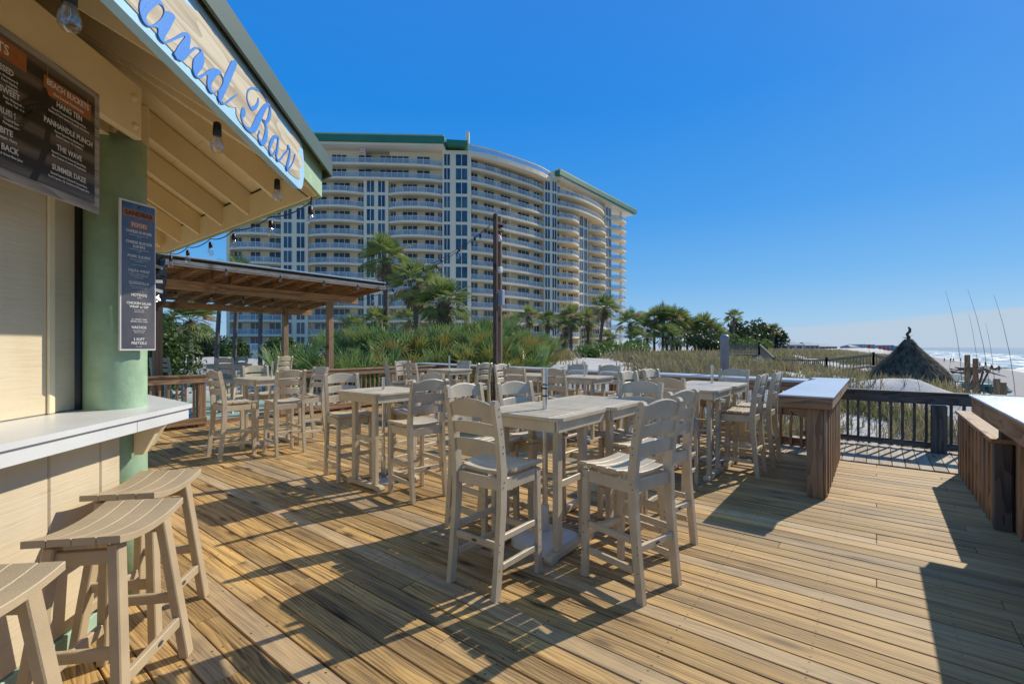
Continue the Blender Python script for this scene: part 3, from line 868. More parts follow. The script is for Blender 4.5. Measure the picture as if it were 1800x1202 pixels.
# ------------------------------------------------------------------ menu board on the wall
def mboard_mat():
    t = NT('menu_print_dark_planks')
    P = t.n('TexCoord').outputs['Object']
    s = t.n('SeparateXYZ'); t.put(s.inputs[0], P)
    st = t.noise(t.mapping(P, (1, 4, 70)), 1.0, 5, 0.6)
    c = t.ramp(st, [(0.3, (0.085, 0.064, 0.05)), (0.7, (0.17, 0.135, 0.108))])
    ln = t.math('PINGPONG', t.math('ADD', s.outputs[2], 10.0), 0.055)
    c = t.mix(t.ramp(ln, [(0.02, 1.0), (0.045, 0.0)]), c, (0.012, 0.008, 0.006))
    t.bsdf(c, 0.35, None)
    return t.m
M['mboard'] = mboard_mat()
M['mframe'] = wood('menu_print_pale_planks', (0.42, 0.38, 0.34), (0.20, 0.18, 0.16), 1, greyamt=0.3, objvar=0, knots=False, bump=0.05)
M['ink_white'] = plain('white_print', (0.72, 0.72, 0.70), 0.5, 0.0, bump=0)
M['ink_dark'] = plain('dark_print', (0.018, 0.013, 0.010), 0.5, 0.0, bump=0)
M['ink_orange'] = plain('orange_plank_print', (0.40, 0.13, 0.035), 0.45, 0.15, 30, 0)
M['ink_tan'] = plain('tan_rope_print', (0.35, 0.17, 0.05), 0.5, 0.1, bump=0)
BV, BZ = 2.25, 2.63
menu = face_thing('menu_board', 'large dark drinks menu board with palm print on the hut wall', 'menu board', -1.945, BV, BZ)
me_ = MB().box(-0.012, 0.0, 1.55 - BV, 2.832 - BV, 2.302 - BZ, 2.962 - BZ, 0.002)
me_.build('panel', M['mframe'], menu)
MB().box(0.0004, 0.0016, 1.59 - BV, 2.795 - BV, 2.345 - BZ, 2.925 - BZ, 0).build('print', M['mboard'], menu)
def mtext(s, v, z, size, mat='ink_white', align='CENTER', off=0.0, x=0.0046, sq=0.85):
    return text(s, menu, M[mat], x, v - BV, z - BZ, size, align, offset=off, squeeze=sq, thick=0.0003)
# palm silhouettes printed on the board
def palm_print(v0, z0, v1, z1, fr, seed, x):
    r_ = random.Random(seed)
    mb = MB()
    n = 7
    for i in range(n):
        a, b = i / n, (i + 1) / n
        f = lambda t: (v0 + (v1 - v0) * t + 0.03 * math.sin(t * 3), z0 + (z1 - z0) * t)
        A, B_ = f(a), f(b)
        w = 0.020 - 0.008 * a
        mb.add([(x, A[0] - w - BV, A[1] - BZ), (x, A[0] + w - BV, A[1] - BZ), (x, B_[0] + w - BV, B_[1] - BZ), (x, B_[0] - w - BV, B_[1] - BZ)], [(0, 1, 2, 3)])
    tv, tz = v1 + 0.03 * math.sin(3), z1
    for k in range(9):
        ang = R(-20 + 220 * k / 8 + r_.uniform(-8, 8)); L = fr * r_.uniform(.8, 1.1)
        for q in range(14):
            t = (q + 1) / 14
            bx = tv + math.cos(ang) * L * t; bz = tz + math.sin(ang) * L * t - 0.9 * fr * t * t * (0.55 + 0.3 * abs(math.cos(ang)))
            for sgn in (-1, 1):
                ll = 0.055 * (1 - 0.6 * t)
                ex, ez = bx + sgn * 0.02 + math.cos(ang) * .02, bz - ll
                xx = x + 0.00002 * (k * 30 + q * 2 + (sgn > 0))
                mb.add([(xx, bx - .004 - BV, bz - BZ), (xx, bx + .004 - BV, bz - BZ), (xx, ex - BV, ez - BZ)], [(0, 1, 2)])
    return mb
palm_print(2.42, 2.345, 2.50, 2.72, 0.19, 5, 0.0018).build('palm_print', M['ink_dark'], menu)
palm_print(1.95, 2.345, 2.02, 2.80, 0.2, 6, 0.0018).build('palm_print', M['ink_dark'], menu)
def plank(v0, v1, z0, z1):
    o = MB().box(0.0028, 0.0042, v0 - BV, v1 - BV, z0 - BZ, z1 - BZ, 0).build('plank_print', M['ink_orange'], menu)
    for vv in (v0 + 0.02, v1 - 0.02):
        MB().box(0.0028, 0.0036, vv - 0.002 - BV, vv + 0.002 - BV, z1 + 0.0002 - BZ, 2.925 - BZ, 0).build('rope_print', M['ink_tan'], menu)
plank(2.475, 2.765, 2.782, 2.868)
mtext('BEACH BUCKETS', 2.62, 2.842, 0.040, off=0.0008)
mtext('32oz Souvenir Drink Bucket', 2.62, 2.803, 0.019, off=0.0003)
rows = [('HANG TEN', ['Bacardi Coconut & Bacardi Spiced Rum,', 'Banana & Peach Liqueur, Pineapple, OJ, Cherry'], 2.762),
        ('PANHANDLE PUNCH', ['Bacardi Spiced Rum, Blackberry &', 'Banana Liqueur, OJ, Cranberry'], 2.657),
        ('THE WAVE', ['Bacardi Coconut & Bacardi Spiced Rum,', 'Blue Curacao, Coconut, Pineapple Juice'], 2.552),
        ('SUMMER DAZE', ['Bacardi Superior & Bacardi Coconut Rum,', 'Peach Liqueur, OJ, Cranberry & Pineapple Juice'], 2.447)]
for t_, sub, z in rows:
    mtext(t_, 2.625, z, 0.037, off=0.0009)
    for k, s_ in enumerate(sub):
        mtext(s_, 2.625, z - 0.031 - 0.019 * k, 0.0155, off=0.0003)
plank(1.98, 2.385, 2.82, 2.905)
mtext('SHOTS', 2.30, 2.862, 0.062, off=0.001, align='RIGHT')
left = [('SUN KISSED', ['Rum, Strawberry &', 'Peach Liqueur,', 'Lemonade'], 2.776, 2.322), ('SWEET', ['Rum, Watermelon', 'Sauce, Tajin Rim'], 2.685, 2.352),
        ('RUSH', ['Tropical Rum,', 'Pineapple Juice'], 2.592, 2.33), ('SHARK BITE', ['Rum, Pineapple, Cherry'], 2.507, 2.318), ('LEAN BACK', ['Rum & Green Bean Juice'], 2.437, 2.345)]
for t_, sub, z, vr in left:
    mtext(t_, vr, z, 0.037, off=0.0009, align='RIGHT')
    for k, s_ in enumerate(sub):
        mtext(s_, vr + 0.02, z - 0.029 - 0.0185 * k, 0.0155, off=0.0003, align='RIGHT')

# ------------------------------------------------------------------ narrow food menu on the post
cw0 = cw(-2.335, 2.915)
nx_, ny_ = cw(0.95, -0.312)
fm = empty('food_menu', (cw0[0], cw0[1], 2.01), math.atan2(ny_, nx_), 'tall narrow food menu in a pale frame on the green post', 'menu sign')
MB().box(-0.014, 0.0, -0.105, 0.105, -0.462, 0.462, 0.002).build('frame', M['whiteplastic'], fm)
def fprint_mat():
    t = NT('food_menu_print')
    P = t.n('TexCoord').outputs['Object']
    a = t.noise(t.mapping(P, (1, 6, 3)), 1.0, 5, 0.6)
    c = t.ramp(a, [(0.35, (0.055, 0.055, 0.075)), (0.7, (0.14, 0.12, 0.125))])
    t.bsdf(c, 0.12, None, spec=0.8)
    return t.m
MB().box(0.0004, 0.002, -0.094, 0.098, -0.45, 0.45, 0).build('print', fprint_mat(), fm)
def ftext(s, z, size, mat='ink_white', off=0.0004): return text(s, fm, M[mat], 0.0042, 0.002, z, size, offset=off, thick=0.0002, squeeze=0.9)
MB().box(0.0024, 0.0034, -0.088, 0.09, 0.362, 0.408, 0).build('plank_print', M['ink_orange'], fm)
MB().box(0.0024, 0.0034, -0.05, 0.054, 0.296, 0.336, 0).build('plank_print', M['ink_orange'], fm)
ftext('SANDBAR', 0.385, 0.040, 'ink_dark', 0.001)
ftext('FOOD', 0.316, 0.034)
for s_, z, sz in [('CHEESE BURGER', .274, .023), ('CHEESE BURGER', .208, .023), ('SLIDERS', .184, .023), ('PORK SLIDERS', .122, .023), ('FAJITA WRAP', .033, .023), ('QUESADILLA', -.042, .023), ('HOTDOG', -.117, .023), ('CHICKEN SALAD', -.168, .021), ('WRAP or DIP', -.19, .021), ('ALL WRAPS COME', -.268, .012), ('SERVED WITH CHIPS', -.282, .012), ('NACHOS', -.318, .023), ('2 SOFT', -.392, .023), ('PRETZELS', -.416, .023)]:
    ftext(s_, z, sz, off=0.0006 if sz > .02 else 0.0002)
for s_, z in [('Pub burger with lettuce and tomato', .254), ('on a bun', .243), ('3 mini burgers with cheese and pickle', .166), ('on rolls', .155), ('Pulled pork on toasted rolls with', .103), ('barbecue sauce', .092), ('Add bacon or an extra slider', .07), ('Chicken or beef with peppers, onion,', .014), ('cheese and salsa in a warm wrap', .003), ('with sour cream', -.008), ('Chicken or beef, cheese, peppers,', -.062), ('onion with sour cream, salsa', -.073), ('All beef', -.134), ('On a wrap or with', -.21), ('crackers and celery', -.221), ('Chips with queso, beef,', -.337), ('jalapenos and salsa', -.348), ('with queso', -.436)]:
    ftext(s_, z, 0.0085, off=0.0001)
for zz in (0.43, -0.43):
    b = MB(); b.M = Matrix(((0, 0, 1, 0.0022), (1, 0, 0, 0.002), (0, 1, 0, zz), (0, 0, 0, 1))); b.lathe([(0.006, 0), (0.006, 0.002), (0.003, 0.004)], 8); b.M = None
    b.build('screw', M['black'], fm)

settle_texts()

# speaker wrapped in black film behind the post
spk = empty('wrapped_speaker', (*cw(-3.19, 4.05), 2.15), R(20), 'black speaker wrapped in shiny plastic film hanging behind the green post', 'speaker')
mb = MB(); mb.box(-0.09, 0.09, -0.10, 0.10, -0.22, 0.24, 0.03); mb.build('case', M['black'], spk)
M['film'] = plain('black_film', (0.01, 0.01, 0.012), 0.12, 0.1, 5, 0.9, fine=26)
M['film_glint'] = plain('pale_film_glint', (0.36, 0.36, 0.38), 0.35, 0.2, 8, 0.8, fine=40)
rw = random.Random(4)
V = []; F = []
nn, mm = 18, 9
for i in range(mm):
    z = -0.25 + 0.47 * i / (mm - 1)
    for k in range(nn):
        t = 2 * math.pi * k / nn
        sq = 1 / max(abs(math.cos(t)), abs(math.sin(t))) ** 0.6
        r_ = 0.128 * sq * (1 + rw.uniform(-0.09, 0.09)) * (0.75 if i == 0 else 1)
        V.append((r_ * math.cos(t), r_ * math.sin(t), z + rw.uniform(-.015, .015)))
for i in range(mm - 1):
    for k in range(nn):
        F.append((i * nn + k, i * nn + (k + 1) % nn, (i + 1) * nn + (k + 1) % nn, (i + 1) * nn + k))
MB().add(V, F).build('film_wrap', M['film'], spk)
for z, tl in ((0.09, .3), (0.0, -.25), (-0.12, .35)):  # pale strips stand in for highlights on the shiny film
    mb = MB(); mb.bar((-0.14, -0.148, z - tl * .2), (0.02, -0.145, z + tl * .02), 0.006, 0.028, 0.002); mb.build('glint_strip', M['film_glint'], spk)
    mb = MB(); mb.bar((0.150, -0.10, z + tl * .12), (0.148, 0.05, z + tl * .05), 0.006, 0.028, 0.002); mb.build('glint_strip', M['film_glint'], spk)
MB().bar((0, 0, 0.24), (0, 0, 0.60), 0.03, 0.03).build('hanger', M['black'], spk)

# ------------------------------------------------------------------ string lights
def glass_mat():
    t = NT('clear_bulb_glass')
    tr = t.n('BsdfTransparent'); t.put(tr.inputs[0], (0.93, 0.93, 0.93, 1))
    gl = t.n('BsdfGlossy'); t.put(gl.inputs['Roughness'], 0.06)
    lw = t.n('LayerWeight'); t.put(lw.inputs[0], 0.35)
    m_ = t.n('MixShader'); t.put(m_.inputs[0], t.math('ADD', t.math('MULTIPLY', lw.outputs['Facing'], 0.55), 0.10))
    t.t.links.new(tr.outputs[0], m_.inputs[1]); t.t.links.new(gl.outputs[0], m_.inputs[2]); t.t.links.new(m_.outputs[0], t.out.inputs[0])
    return t.m
M['bulb'] = glass_mat()
bulb_me = MB().lathe([(0.013, -0.045), (0.016, -0.055), (0.023, -0.075), (0.0275, -0.095), (0.0265, -0.112), (0.018, -0.126), (0.006, -0.132)], 14).mesh('bulb', M['bulb'])
sock_me = MB().lathe([(0.010, 0.012), (0.0165, 0.006), (0.018, -0.02), (0.0185, -0.05), (0.014, -0.052)], 12).mesh('socket', M['black'])
fil_me = MB().tube([(0.002, 0, -0.05), (0.004, 0.002, -0.08), (-0.004, -0.002, -0.10), (0, 0, -0.055)], 0.0012, 4).mesh('filament', M['metal'])
def lights(label, pts, bulbs, group=None, sag=0.0, r=0.005, name='string_lights', bs=1.0):
    L = empty(name, pts[0], 0, label, 'string lights', group)
    o0 = Vector(pts[0])
    path = []
    for a, b in zip(pts[:-1], pts[1:]):
        a, b = Vector(a), Vector(b)
        for k in range(8):
            t = k / 8
            path.append(a.lerp(b, t) - Vector((0, 0, 4 * sag * t * (1 - t))) - o0)
    path.append(Vector(pts[-1]) - o0)
    MB().tube(path, r, 6).build('wire', M['wire'], L)
    for b in bulbs:
        p = Vector(b) - o0
        s_ = link('socket', sock_me, L, p, (0, 0, 0), (bs, bs, bs))
        link('bulb', bulb_me, s_); link('filament', fil_me, s_)
    return L
def fuv(i, p, q, z):                 # point on face i of the hut -> world
    a = R(45 * i)
    u = HU + p * math.cos(a) - q * math.sin(a); v = HV + p * math.sin(a) + q * math.cos(a)
    return huv(u, v, z)
Pp = 4.19
lights('bulbs hanging under the long carved sign', [fuv(0, Pp, -1.6, 2.66), fuv(0, Pp, -0.53, 2.665), fuv(0, Pp, 0.38, 2.665), fuv(0, Pp, 1.12, 2.665), fuv(0, Pp, 1.70, 2.70)],
       [fuv(0, Pp, q, 2.605) for q in (-0.48, 0.36, 1.10)], 'string lights', 0.004)
qs = [-1.65, -0.99, -0.23, 0.35, 1.01, 1.58]
lights('black cord of clear bulbs drooping along the far eave of the hut', [fuv(1, 4.22, -1.72, 2.72)] + [fuv(1, 4.25, q, 2.70) for q in qs] + [fuv(1, 4.25, 1.74, 2.7)],
       [fuv(1, 4.25, q, 2.655) for q in qs], 'string lights', 0.035)
# ------------------------------------------------------------------ rails and counters round the deck
def rail_between(mb_make, *a): pass
# left rail along x = -10.5
def side_rail(name, label, y0, y1, posts, mats, x=-10.5, top=1.03, group='wooden deck rails'):
    r_ = empty(name, (x, y0, 0), 0, label, 'railing', group)
    L = y1 - y0
    MB().box(-0.075, 0.075, -0.02, L + 0.02, top - 0.038, top, 0.004).build('top_rail', mats[1], r_)
    MB().box(0.022, 0.058, 0, L, top - 0.16, top - 0.041, 0.004).build('upper_board', mats[1], r_)
    MB().box(0.022, 0.058, 0, L, 0.06, 0.19, 0.004).build('lower_board', mats[1], r_)
    bal = MB().box(-0.014, 0.018, -0.018, 0.018, 0.03, top - 0.042, 0.003).mesh('baluster', mats[0])
    n = int(L / 0.135)
    for k in range(n):
        yy = (k + 0.5) * L / n
        if any(abs(yy - p) < 0.08 for p in posts): continue
        link('baluster', bal, r_, (0, yy, 0))
    pm = MB().box(-0.07, 0.07, -0.07, 0.07, 0.0, top - 0.041, 0.006).mesh('post', mats[0])
    for p in posts: link('post', pm, r_, (-0.03, p, 0))
    return r_
side_rail('deck_rail', 'brown rail section ending in a square post left of the platform opening', 1.2, 3.56, [0.1, 2.28], (M['rail_z'], M['rail_y']))
side_rail('deck_rail', 'brown rail section in front of the palmettos right of the platform opening', 5.0, 9.75, [0.08, 1.55, 3.1, 4.6], (M['rail_z'], M['rail_y']))

# far dark rail beyond the walkway (along x)
fr = empty('deck_rail', (-0.98, 9.5, 0), 0, 'dark weathered rail at the beach end of the walkway', 'railing', 'wooden deck rails')
L = 3.5
MB().box(-0.02, L, -0.075, 0.075, 0.85, 0.888, 0.004).build('top_rail', M['old_x'], fr)
MB().box(-0.02, L, -0.058, -0.022, 0.705, 0.8475, 0.004).build('upper_board', M['old_x'], fr)
MB().box(-0.02, L, -0.058, -0.022, 0.045, 0.135, 0.004).build('lower_board', M['old_x'], fr)
bal = MB().box(-0.018, 0.018, -0.018, 0.016, 0.02, 0.848, 0.003).mesh('baluster', M['old_z'])
for k in range(25):
    x = 0.05 + k * 0.139
    if abs(x - 1.71) < 0.09: continue
    link('baluster', bal, fr, (x, 0, 0))
MB().box(1.62, 1.80, -0.21, -0.062, 0.0, 0.703, 0.008).build('post', M['old_z'], fr)
MB().box(3.3, 3.46, -0.21, -0.062, 0.0, 0.703, 0.008).build('post', M['old_z'], fr)

# white-topped bar counter: short leg beside the walkway
c1 = empty('bar_counter', (-0.58, 5.75, 0), 0, 'white topped counter leg standing at the walkway on a square post', 'bar counter', 'white topped drink counters')
MB().box(-0.26, 0.24, -0.04, 3.55, 1.045, 1.062, 0.003).build('counter_top', M['counter'], c1)
MB().box(-0.25, 0.225, -0.030, 0.008, 0.93, 1.0435, 0.004).build('apron', M['rail_x'], c1)
MB().box(0.19, 0.227, 0.010, 3.4, 0.93, 1.0435, 0.004).build('apron', M['rail_y'], c1)
MB().box(-0.25, -0.213, 0.010, 2.55, 0.93, 1.0435, 0.004).build('apron', M['rail_y'], c1)
MB().box(0.0, 0.15, 0.02, 0.16, 0.0, 0.929, 0.008).build('post', M['pine_z'], c1)
cb = xz_prism([(-0.20, 0.928), (0.0, 0.928), (0.0, 0.80), (-0.06, 0.83)], 0.03, 0.068)
cb.build('corbel', M['rail_x'], c1)
MB().box(0.03, 0.15, 2.16, 2.28, 0.0, 0.929, 0.008).build('post', M['old_z'], c1)
sl = MB().box(0, 0.022, -0.058, 0.058, 0.025, 0.928, 0.004).mesh('slat', M['rail_z'])
for k in range(16):
    link('slat', sl, c1, (0.152 + 0.012 * (k % 2), 0.09 + k * 0.134, 0), (0, 0, 0))
MB().box(0.09, 0.128, 0.16, 2.16, 0.10, 0.19, 0.003).build('stringer', M['rail_y'], c1)
MB().box(0.09, 0.128, 0.16, 2.16, 0.80, 0.89, 0.003).build('stringer', M['rail_y'], c1)

# long leg of the counter across the back of the deck
ang = math.pi - math.atan(0.14)       # runs towards -x
c2 = empty('bar_counter', (-0.84, 8.36, 0), ang, 'long white edged drink counter running along the back of the deck', 'bar counter', 'white topped drink counters')
L2 = 11.0
# local +x runs away along the counter, local -y is the outer (dune) side, +y the deck side
MB().box(-0.02, L2, -0.50, 0.02, 1.045, 1.062, 0.003).build('counter_top', M['counter'], c2)
MB().box(-0.02, L2, 0.021, 0.032, 1.026, 1.062, 0.003).build('edge_strip', M['white'], c2)
k = 0
x = 0.0
while x < L2 - 0.2:
    x2 = min(x + 3.6, L2)
    MB().box(x + 0.002, x2 - 0.002, -0.022, 0.016, 0.885, 1.0435, 0.004).build('apron', M['rail_x'], c2)
    MB().box(x + 0.002, x2 - 0.002, -0.13, -0.094, 0.50, 0.63, 0.004).build('middle_board', M['rail_x'], c2)
    MB().box(x + 0.002, x2 - 0.002, -0.13, -0.094, 0.03, 0.15, 0.004).build('lower_board', M['rail_x'], c2)
    MB().box(x + 0.002, x2 - 0.002, -0.13, -0.094, 0.90, 1.0435, 0.004).build('upper_board', M['rail_x'], c2)
    x = x2
bal = MB().box(-0.018, 0.018, -0.090, -0.055, 0.02, 1.04, 0.003).mesh('baluster', M['rail_z'])
for k in range(78):
    link('baluster', bal, c2, (0.09 + k * 0.14, 0, 0))
for k in range(7):
    MB().box(-0.05 + k * 1.8, 0.05 + k * 1.8, -0.26, -0.134, -0.6, 1.04, 0.006).build('post', M['rail_z'], c2)

# right counter: low wall with a cap, then the tall white-topped counter
c3 = empty('low_wall', (0.80, 5.75, 0), 0, 'low vertical board wall with a pale cap at the right of the walkway', 'low wall')
MB().box(-0.025, 0.20, -0.03, 2.27, 0.742, 0.78, 0.004).build('cap_board', M['pine_x'], c3)
sl = MB().box(0.002, 0.027, -0.049, 0.049, 0.02, 0.741, 0.004).mesh('slat', M['rail_z'])
for k in range(19):
    link('slat', sl, c3, (-0.014 * (k % 2) + rr.uniform(-.003, .003), 0.12 + k * 0.112, 0), (0, 0, rr.uniform(-.02, .02)))
MB().box(0.0, 0.11, -0.035, 0.062, 0.0, 0.741, 0.006).build('post', M['old_z'], c3)
MB().box(0.0, 0.11, 2.16, 2.26, 0.0, 0.741, 0.006).build('post', M['old_z'], c3)
MB().box(0.028, 0.064, 0.07, 2.15, 0.08, 0.17, 0.003).build('stringer', M['rail_y'], c3)
MB().box(0.028, 0.064, 0.07, 2.15, 0.62, 0.70, 0.003).build('stringer', M['rail_y'], c3)
c4 = empty('bar_counter', (0.95, 5.60, 0), 0, 'wet white counter on a board wall at the right edge of the deck', 'bar counter', 'white topped drink counters')
def wetmat():
    t = NT('wet_white_counter_sheet')
    P = t.n('NewGeometry').outputs['Position']
    a = t.noise(P, 26, 5, 0.7); b = t.noise(P, 3, 4)
    c = t.mix(t.ramp(b, [(0.35, 0.0), (0.7, 1.0)]), (0.52, 0.55, 0.56), (0.66, 0.68, 0.68))
    t.bsdf(c, 0.22, a, 0.6, 0.012, 0.6)
    return t.m
MB().box(-0.29, 0.42, -7.0, 0.29, 1.123, 1.14, 0.003).build('counter_top', wetmat(), c4)
MB().box(-0.275, -0.235, -6.9, 0.27, 0.985, 1.1215, 0.004).build('apron', M['pine_x'], c4)
MB().box(-0.233, 0.37, 0.235, 0.27, 0.985, 1.1215, 0.004).build('apron', M['pine_r'], c4)
sl = MB().box(-0.03, 0.0, -0.048, 0.048, 0.02, 1.12, 0.004).mesh('slat', M['rail_z'])
for k in range(57):
    link('slat', sl, c4, (-0.014 * (k % 2) + rr.uniform(-.003, .003), 0.0 - k * 0.12, 0), (0, 0, rr.uniform(-.02, .02)))
MB().box(-0.11, -0.025, 0.14, 0.235, 0.0, 0.984, 0.006).build('post', M['old_z'], c4)
MB().box(-0.022, 0.03, 0.07, 0.20, 0.0, 0.984, 0.004).build('end_board', M['rail_z'], c4)  # added board that blocks a sun streak between wall and post
MB().box(0.005, 0.043, -6.9, 0.1, 0.1, 0.19, 0.003).build('stringer', M['rail_y'], c4)
MB().box(0.005, 0.043, -6.9, 0.1, 0.9, 0.98, 0.003).build('stringer', M['rail_y'], c4)

# pale pipe standing behind the counter
pp = MB().lathe([(0.079, -0.6), (0.079, 1.72), (0.085, 1.725), (0.085, 1.77), (0.06, 1.80), (0.01, 1.812)], 22).build('capped_pipe', M['pipe'], None, (-2.31, 9.62, 0))
tag(pp, 'thick grey plastic pipe with a rounded cap standing behind the counter', 'pipe')

# ------------------------------------------------------------------ light pole
pl = empty('light_pole', (-7.92, 9.72, -0.6), 0, 'tall dark wooden light pole rising behind the counter', 'pole')
MB().tube([(-.10, -.07, 0), (-0.095, -.07, 2.5), (-0.10, -.06, 5.66)], [0.118, 0.112, 0.104], 16).build('shaft', M['pole2'], pl)
MB().box(0.085, 0.20, -0.50, -0.42, 0.6, 5.62, 0.008).build('support_plank', M['pole'], pl)  # darker wood copy gives the pole its shaded side
for z in (5.25, 5.42):
    MB().box(0.03, 0.11, -0.418, -0.06, z - 0.03, z + 0.03, 0.004).build('spacer', M['pole'], pl)
hd = MB(); hd.M = Matrix.Translation((0.10, -0.30, 5.02)) @ Matrix.Rotation(R(80), 4, 'X')
hd.lathe([(0.02, -0.12), (0.05, -0.10), (0.085, -0.02), (0.095, 0.03), (0.06, 0.05)], 14); hd.M = None
hd.build('flood_lamp', M['whiteplastic'], pl)
MB().box(0.02, 0.16, -0.30, -0.16, 4.12, 4.28, 0.02).build('junction_box', M['whiteplastic'], pl)
MB().box(0.03, 0.27, -0.34, -0.22, 3.26, 3.66, 0.012).build('equipment_box', M['greybox'], pl)
MB().tube([(0.0, -0.12, 5.3), (0.01, -0.15, 4.3), (-0.01, -0.12, 3.2), (0.0, -0.12, 0.8)], 0.008, 5).build('cable', M['wire'], pl)
MB().tube([(0.10, -0.10, 5.36), (0.0, -0.14, 5.38), (-0.11, -0.08, 5.36), (-0.10, 0.08, 5.38)], 0.025, 6).build('strap', M['black'], pl)
# bulbs strung from the pole to the pergola
pt = Vector((-7.95, 9.25, 4.75)); pe = Vector((-10.05, 7.30, 3.2))
def along(a, b, t, sag): return a.lerp(b, t) - Vector((0, 0, 4 * sag * t * (1 - t)))
lights('white bulbs strung from the light pole down to the pergola corner', [pt, pe], [along(pt, pe, t, .22) - Vector((0, 0, .01)) for t in (.04, .14, .28, .44, .6, .76, .92)], 'string lights', 0.22, 0.007, bs=1.6)
pt2 = Vector((-7.95, 9.25, 4.72)); pe2 = Vector((-13.2, 8.6, 3.0))
lights('lower strand of bulbs strung from the light pole towards the palms', [pt2, pe2], [along(pt2, pe2, t, .3) - Vector((0, 0, .01)) for t in (.06, .2, .34, .5, .66, .82)], 'string lights', 0.30, 0.007, bs=1.6)

# ------------------------------------------------------------------ pergola on a pale green platform
plat = tag(empty('platform', (-10.6, 1.0, 0)), kind='structure')
bmx = MB().box(-0.068, 0.068, 0, 7.3, 0.07, 0.10, 0.003).mesh('platform_board', plain('pale_green_deck_paint', (0.33, 0.45, 0.38), 0.6, 0.14, 3, 0.3))
for k in range(36):
    link('platform_board', bmx, plat, (-0.13 - k * 0.14, 0, 0))
MB().box(-0.055, -0.02, 0, 7.3, -0.02, 0.098, 0.003).build('riser', M['rail_y'], plat)
pg = empty('pergola', (-11.0, 2.9, 0), 0, 'open timber pergola with a lean-to metal roof over the green platform', 'pergola')
def prz(x): return 3.155 - 0.085 * (-(x) + 1.0)        # underside of the roof sheet, x local (front edge +1)
pm = MB().box(-0.07, 0.07, -0.07, 0.07, 0.10, 2.72, 0.006).mesh('post', M['pine_z'])
for (x, y) in ((0, 0), (0, 3.62), (-2.7, 0.1), (-2.7, 3.8)):
    link('post', pm, pg, (x, y, 0))
MB().box(-0.045, 0.045, -1.1, 4.42, 2.722, 2.905, 0.005).build('beam', M['pine_x'], pg)
MB().box(0.047, 0.09, 1.0, 2.9, 2.70, 2.80, 0.005).build('splice_board', M['pine_x'], pg)
MB().box(-2.745, -2.655, -1.1, 4.60, 2.53, 2.69, 0.005).build('beam', M['pine_x'], pg)
for k in range(13):
    y = -1.0 + k * 0.455
    mb = MB(); mb.bar((0.96, y, prz(0.96) - 0.075), (-3.5, y, prz(-3.5) - 0.075), 0.04, 0.14, 0.003)
    mb.build('rafter', M['pine_r'], pg)
for k in range(22):
    x = 0.98 - k * 0.2
    mb = MB(); mb.box(x - 0.197, x, -1.15, 4.52, -0.009, 0.009, 0.002)
    o = mb.build('sheathing_board', M['pine_x'], pg, (0, 0, 0))
    o.location = (0, 0, prz(x - 0.1) + 0.012); o.rotation_euler = (0, R(0), 0)
M['palemetal'] = plain('pale_blue_roof_metal', (0.42, 0.52, 0.56), 0.35, 0.08, 3, 0.0, metal=0.3)
mb = MB(); mb.bar((1.06, 1.68, prz(1.06) + 0.06), (-3.6, 1.68, prz(-3.6) + 0.06), 5.85, 0.03, 0.004); mb.build('roof', M['palemetal'], pg)
MB().box(1.0, 1.035, -1.22, 4.58, 3.04, 3.145, 0.004).build('fascia', wood('silvered_fascia_wood', (0.42, 0.38, 0.33), (0.24, 0.21, 0.18), 1, greyamt=0.5), pg)
mb = MB(); mb.bar((1.0, 4.56, prz(1.0) - 0.02), (-3.55, 4.56, prz(-3.55) - 0.02), 0.03, 0.12, 0.004); mb.build('barge_board', M['pine_r'], pg)
fa = Vector((-9.93, 1.9, 3.08)); fb = Vector((-9.93, 7.4, 3.08))
lights('small bulbs clipped along the front edge of the pergola roof', [fa, fb], [fa.lerp(fb, t) for t in (.13, .33, .52, .70, .86)], 'string lights', 0.02)
ga = Vector((-11.6, 2.2, 2.72)); gb = Vector((-11.6, 7.3, 2.72))
lights('bulbs strung under the pergola rafters', [ga, gb], [ga.lerp(gb, t) for t in (.1, .23, .36, .49, .62, .75, .88)], 'string lights', 0.03)

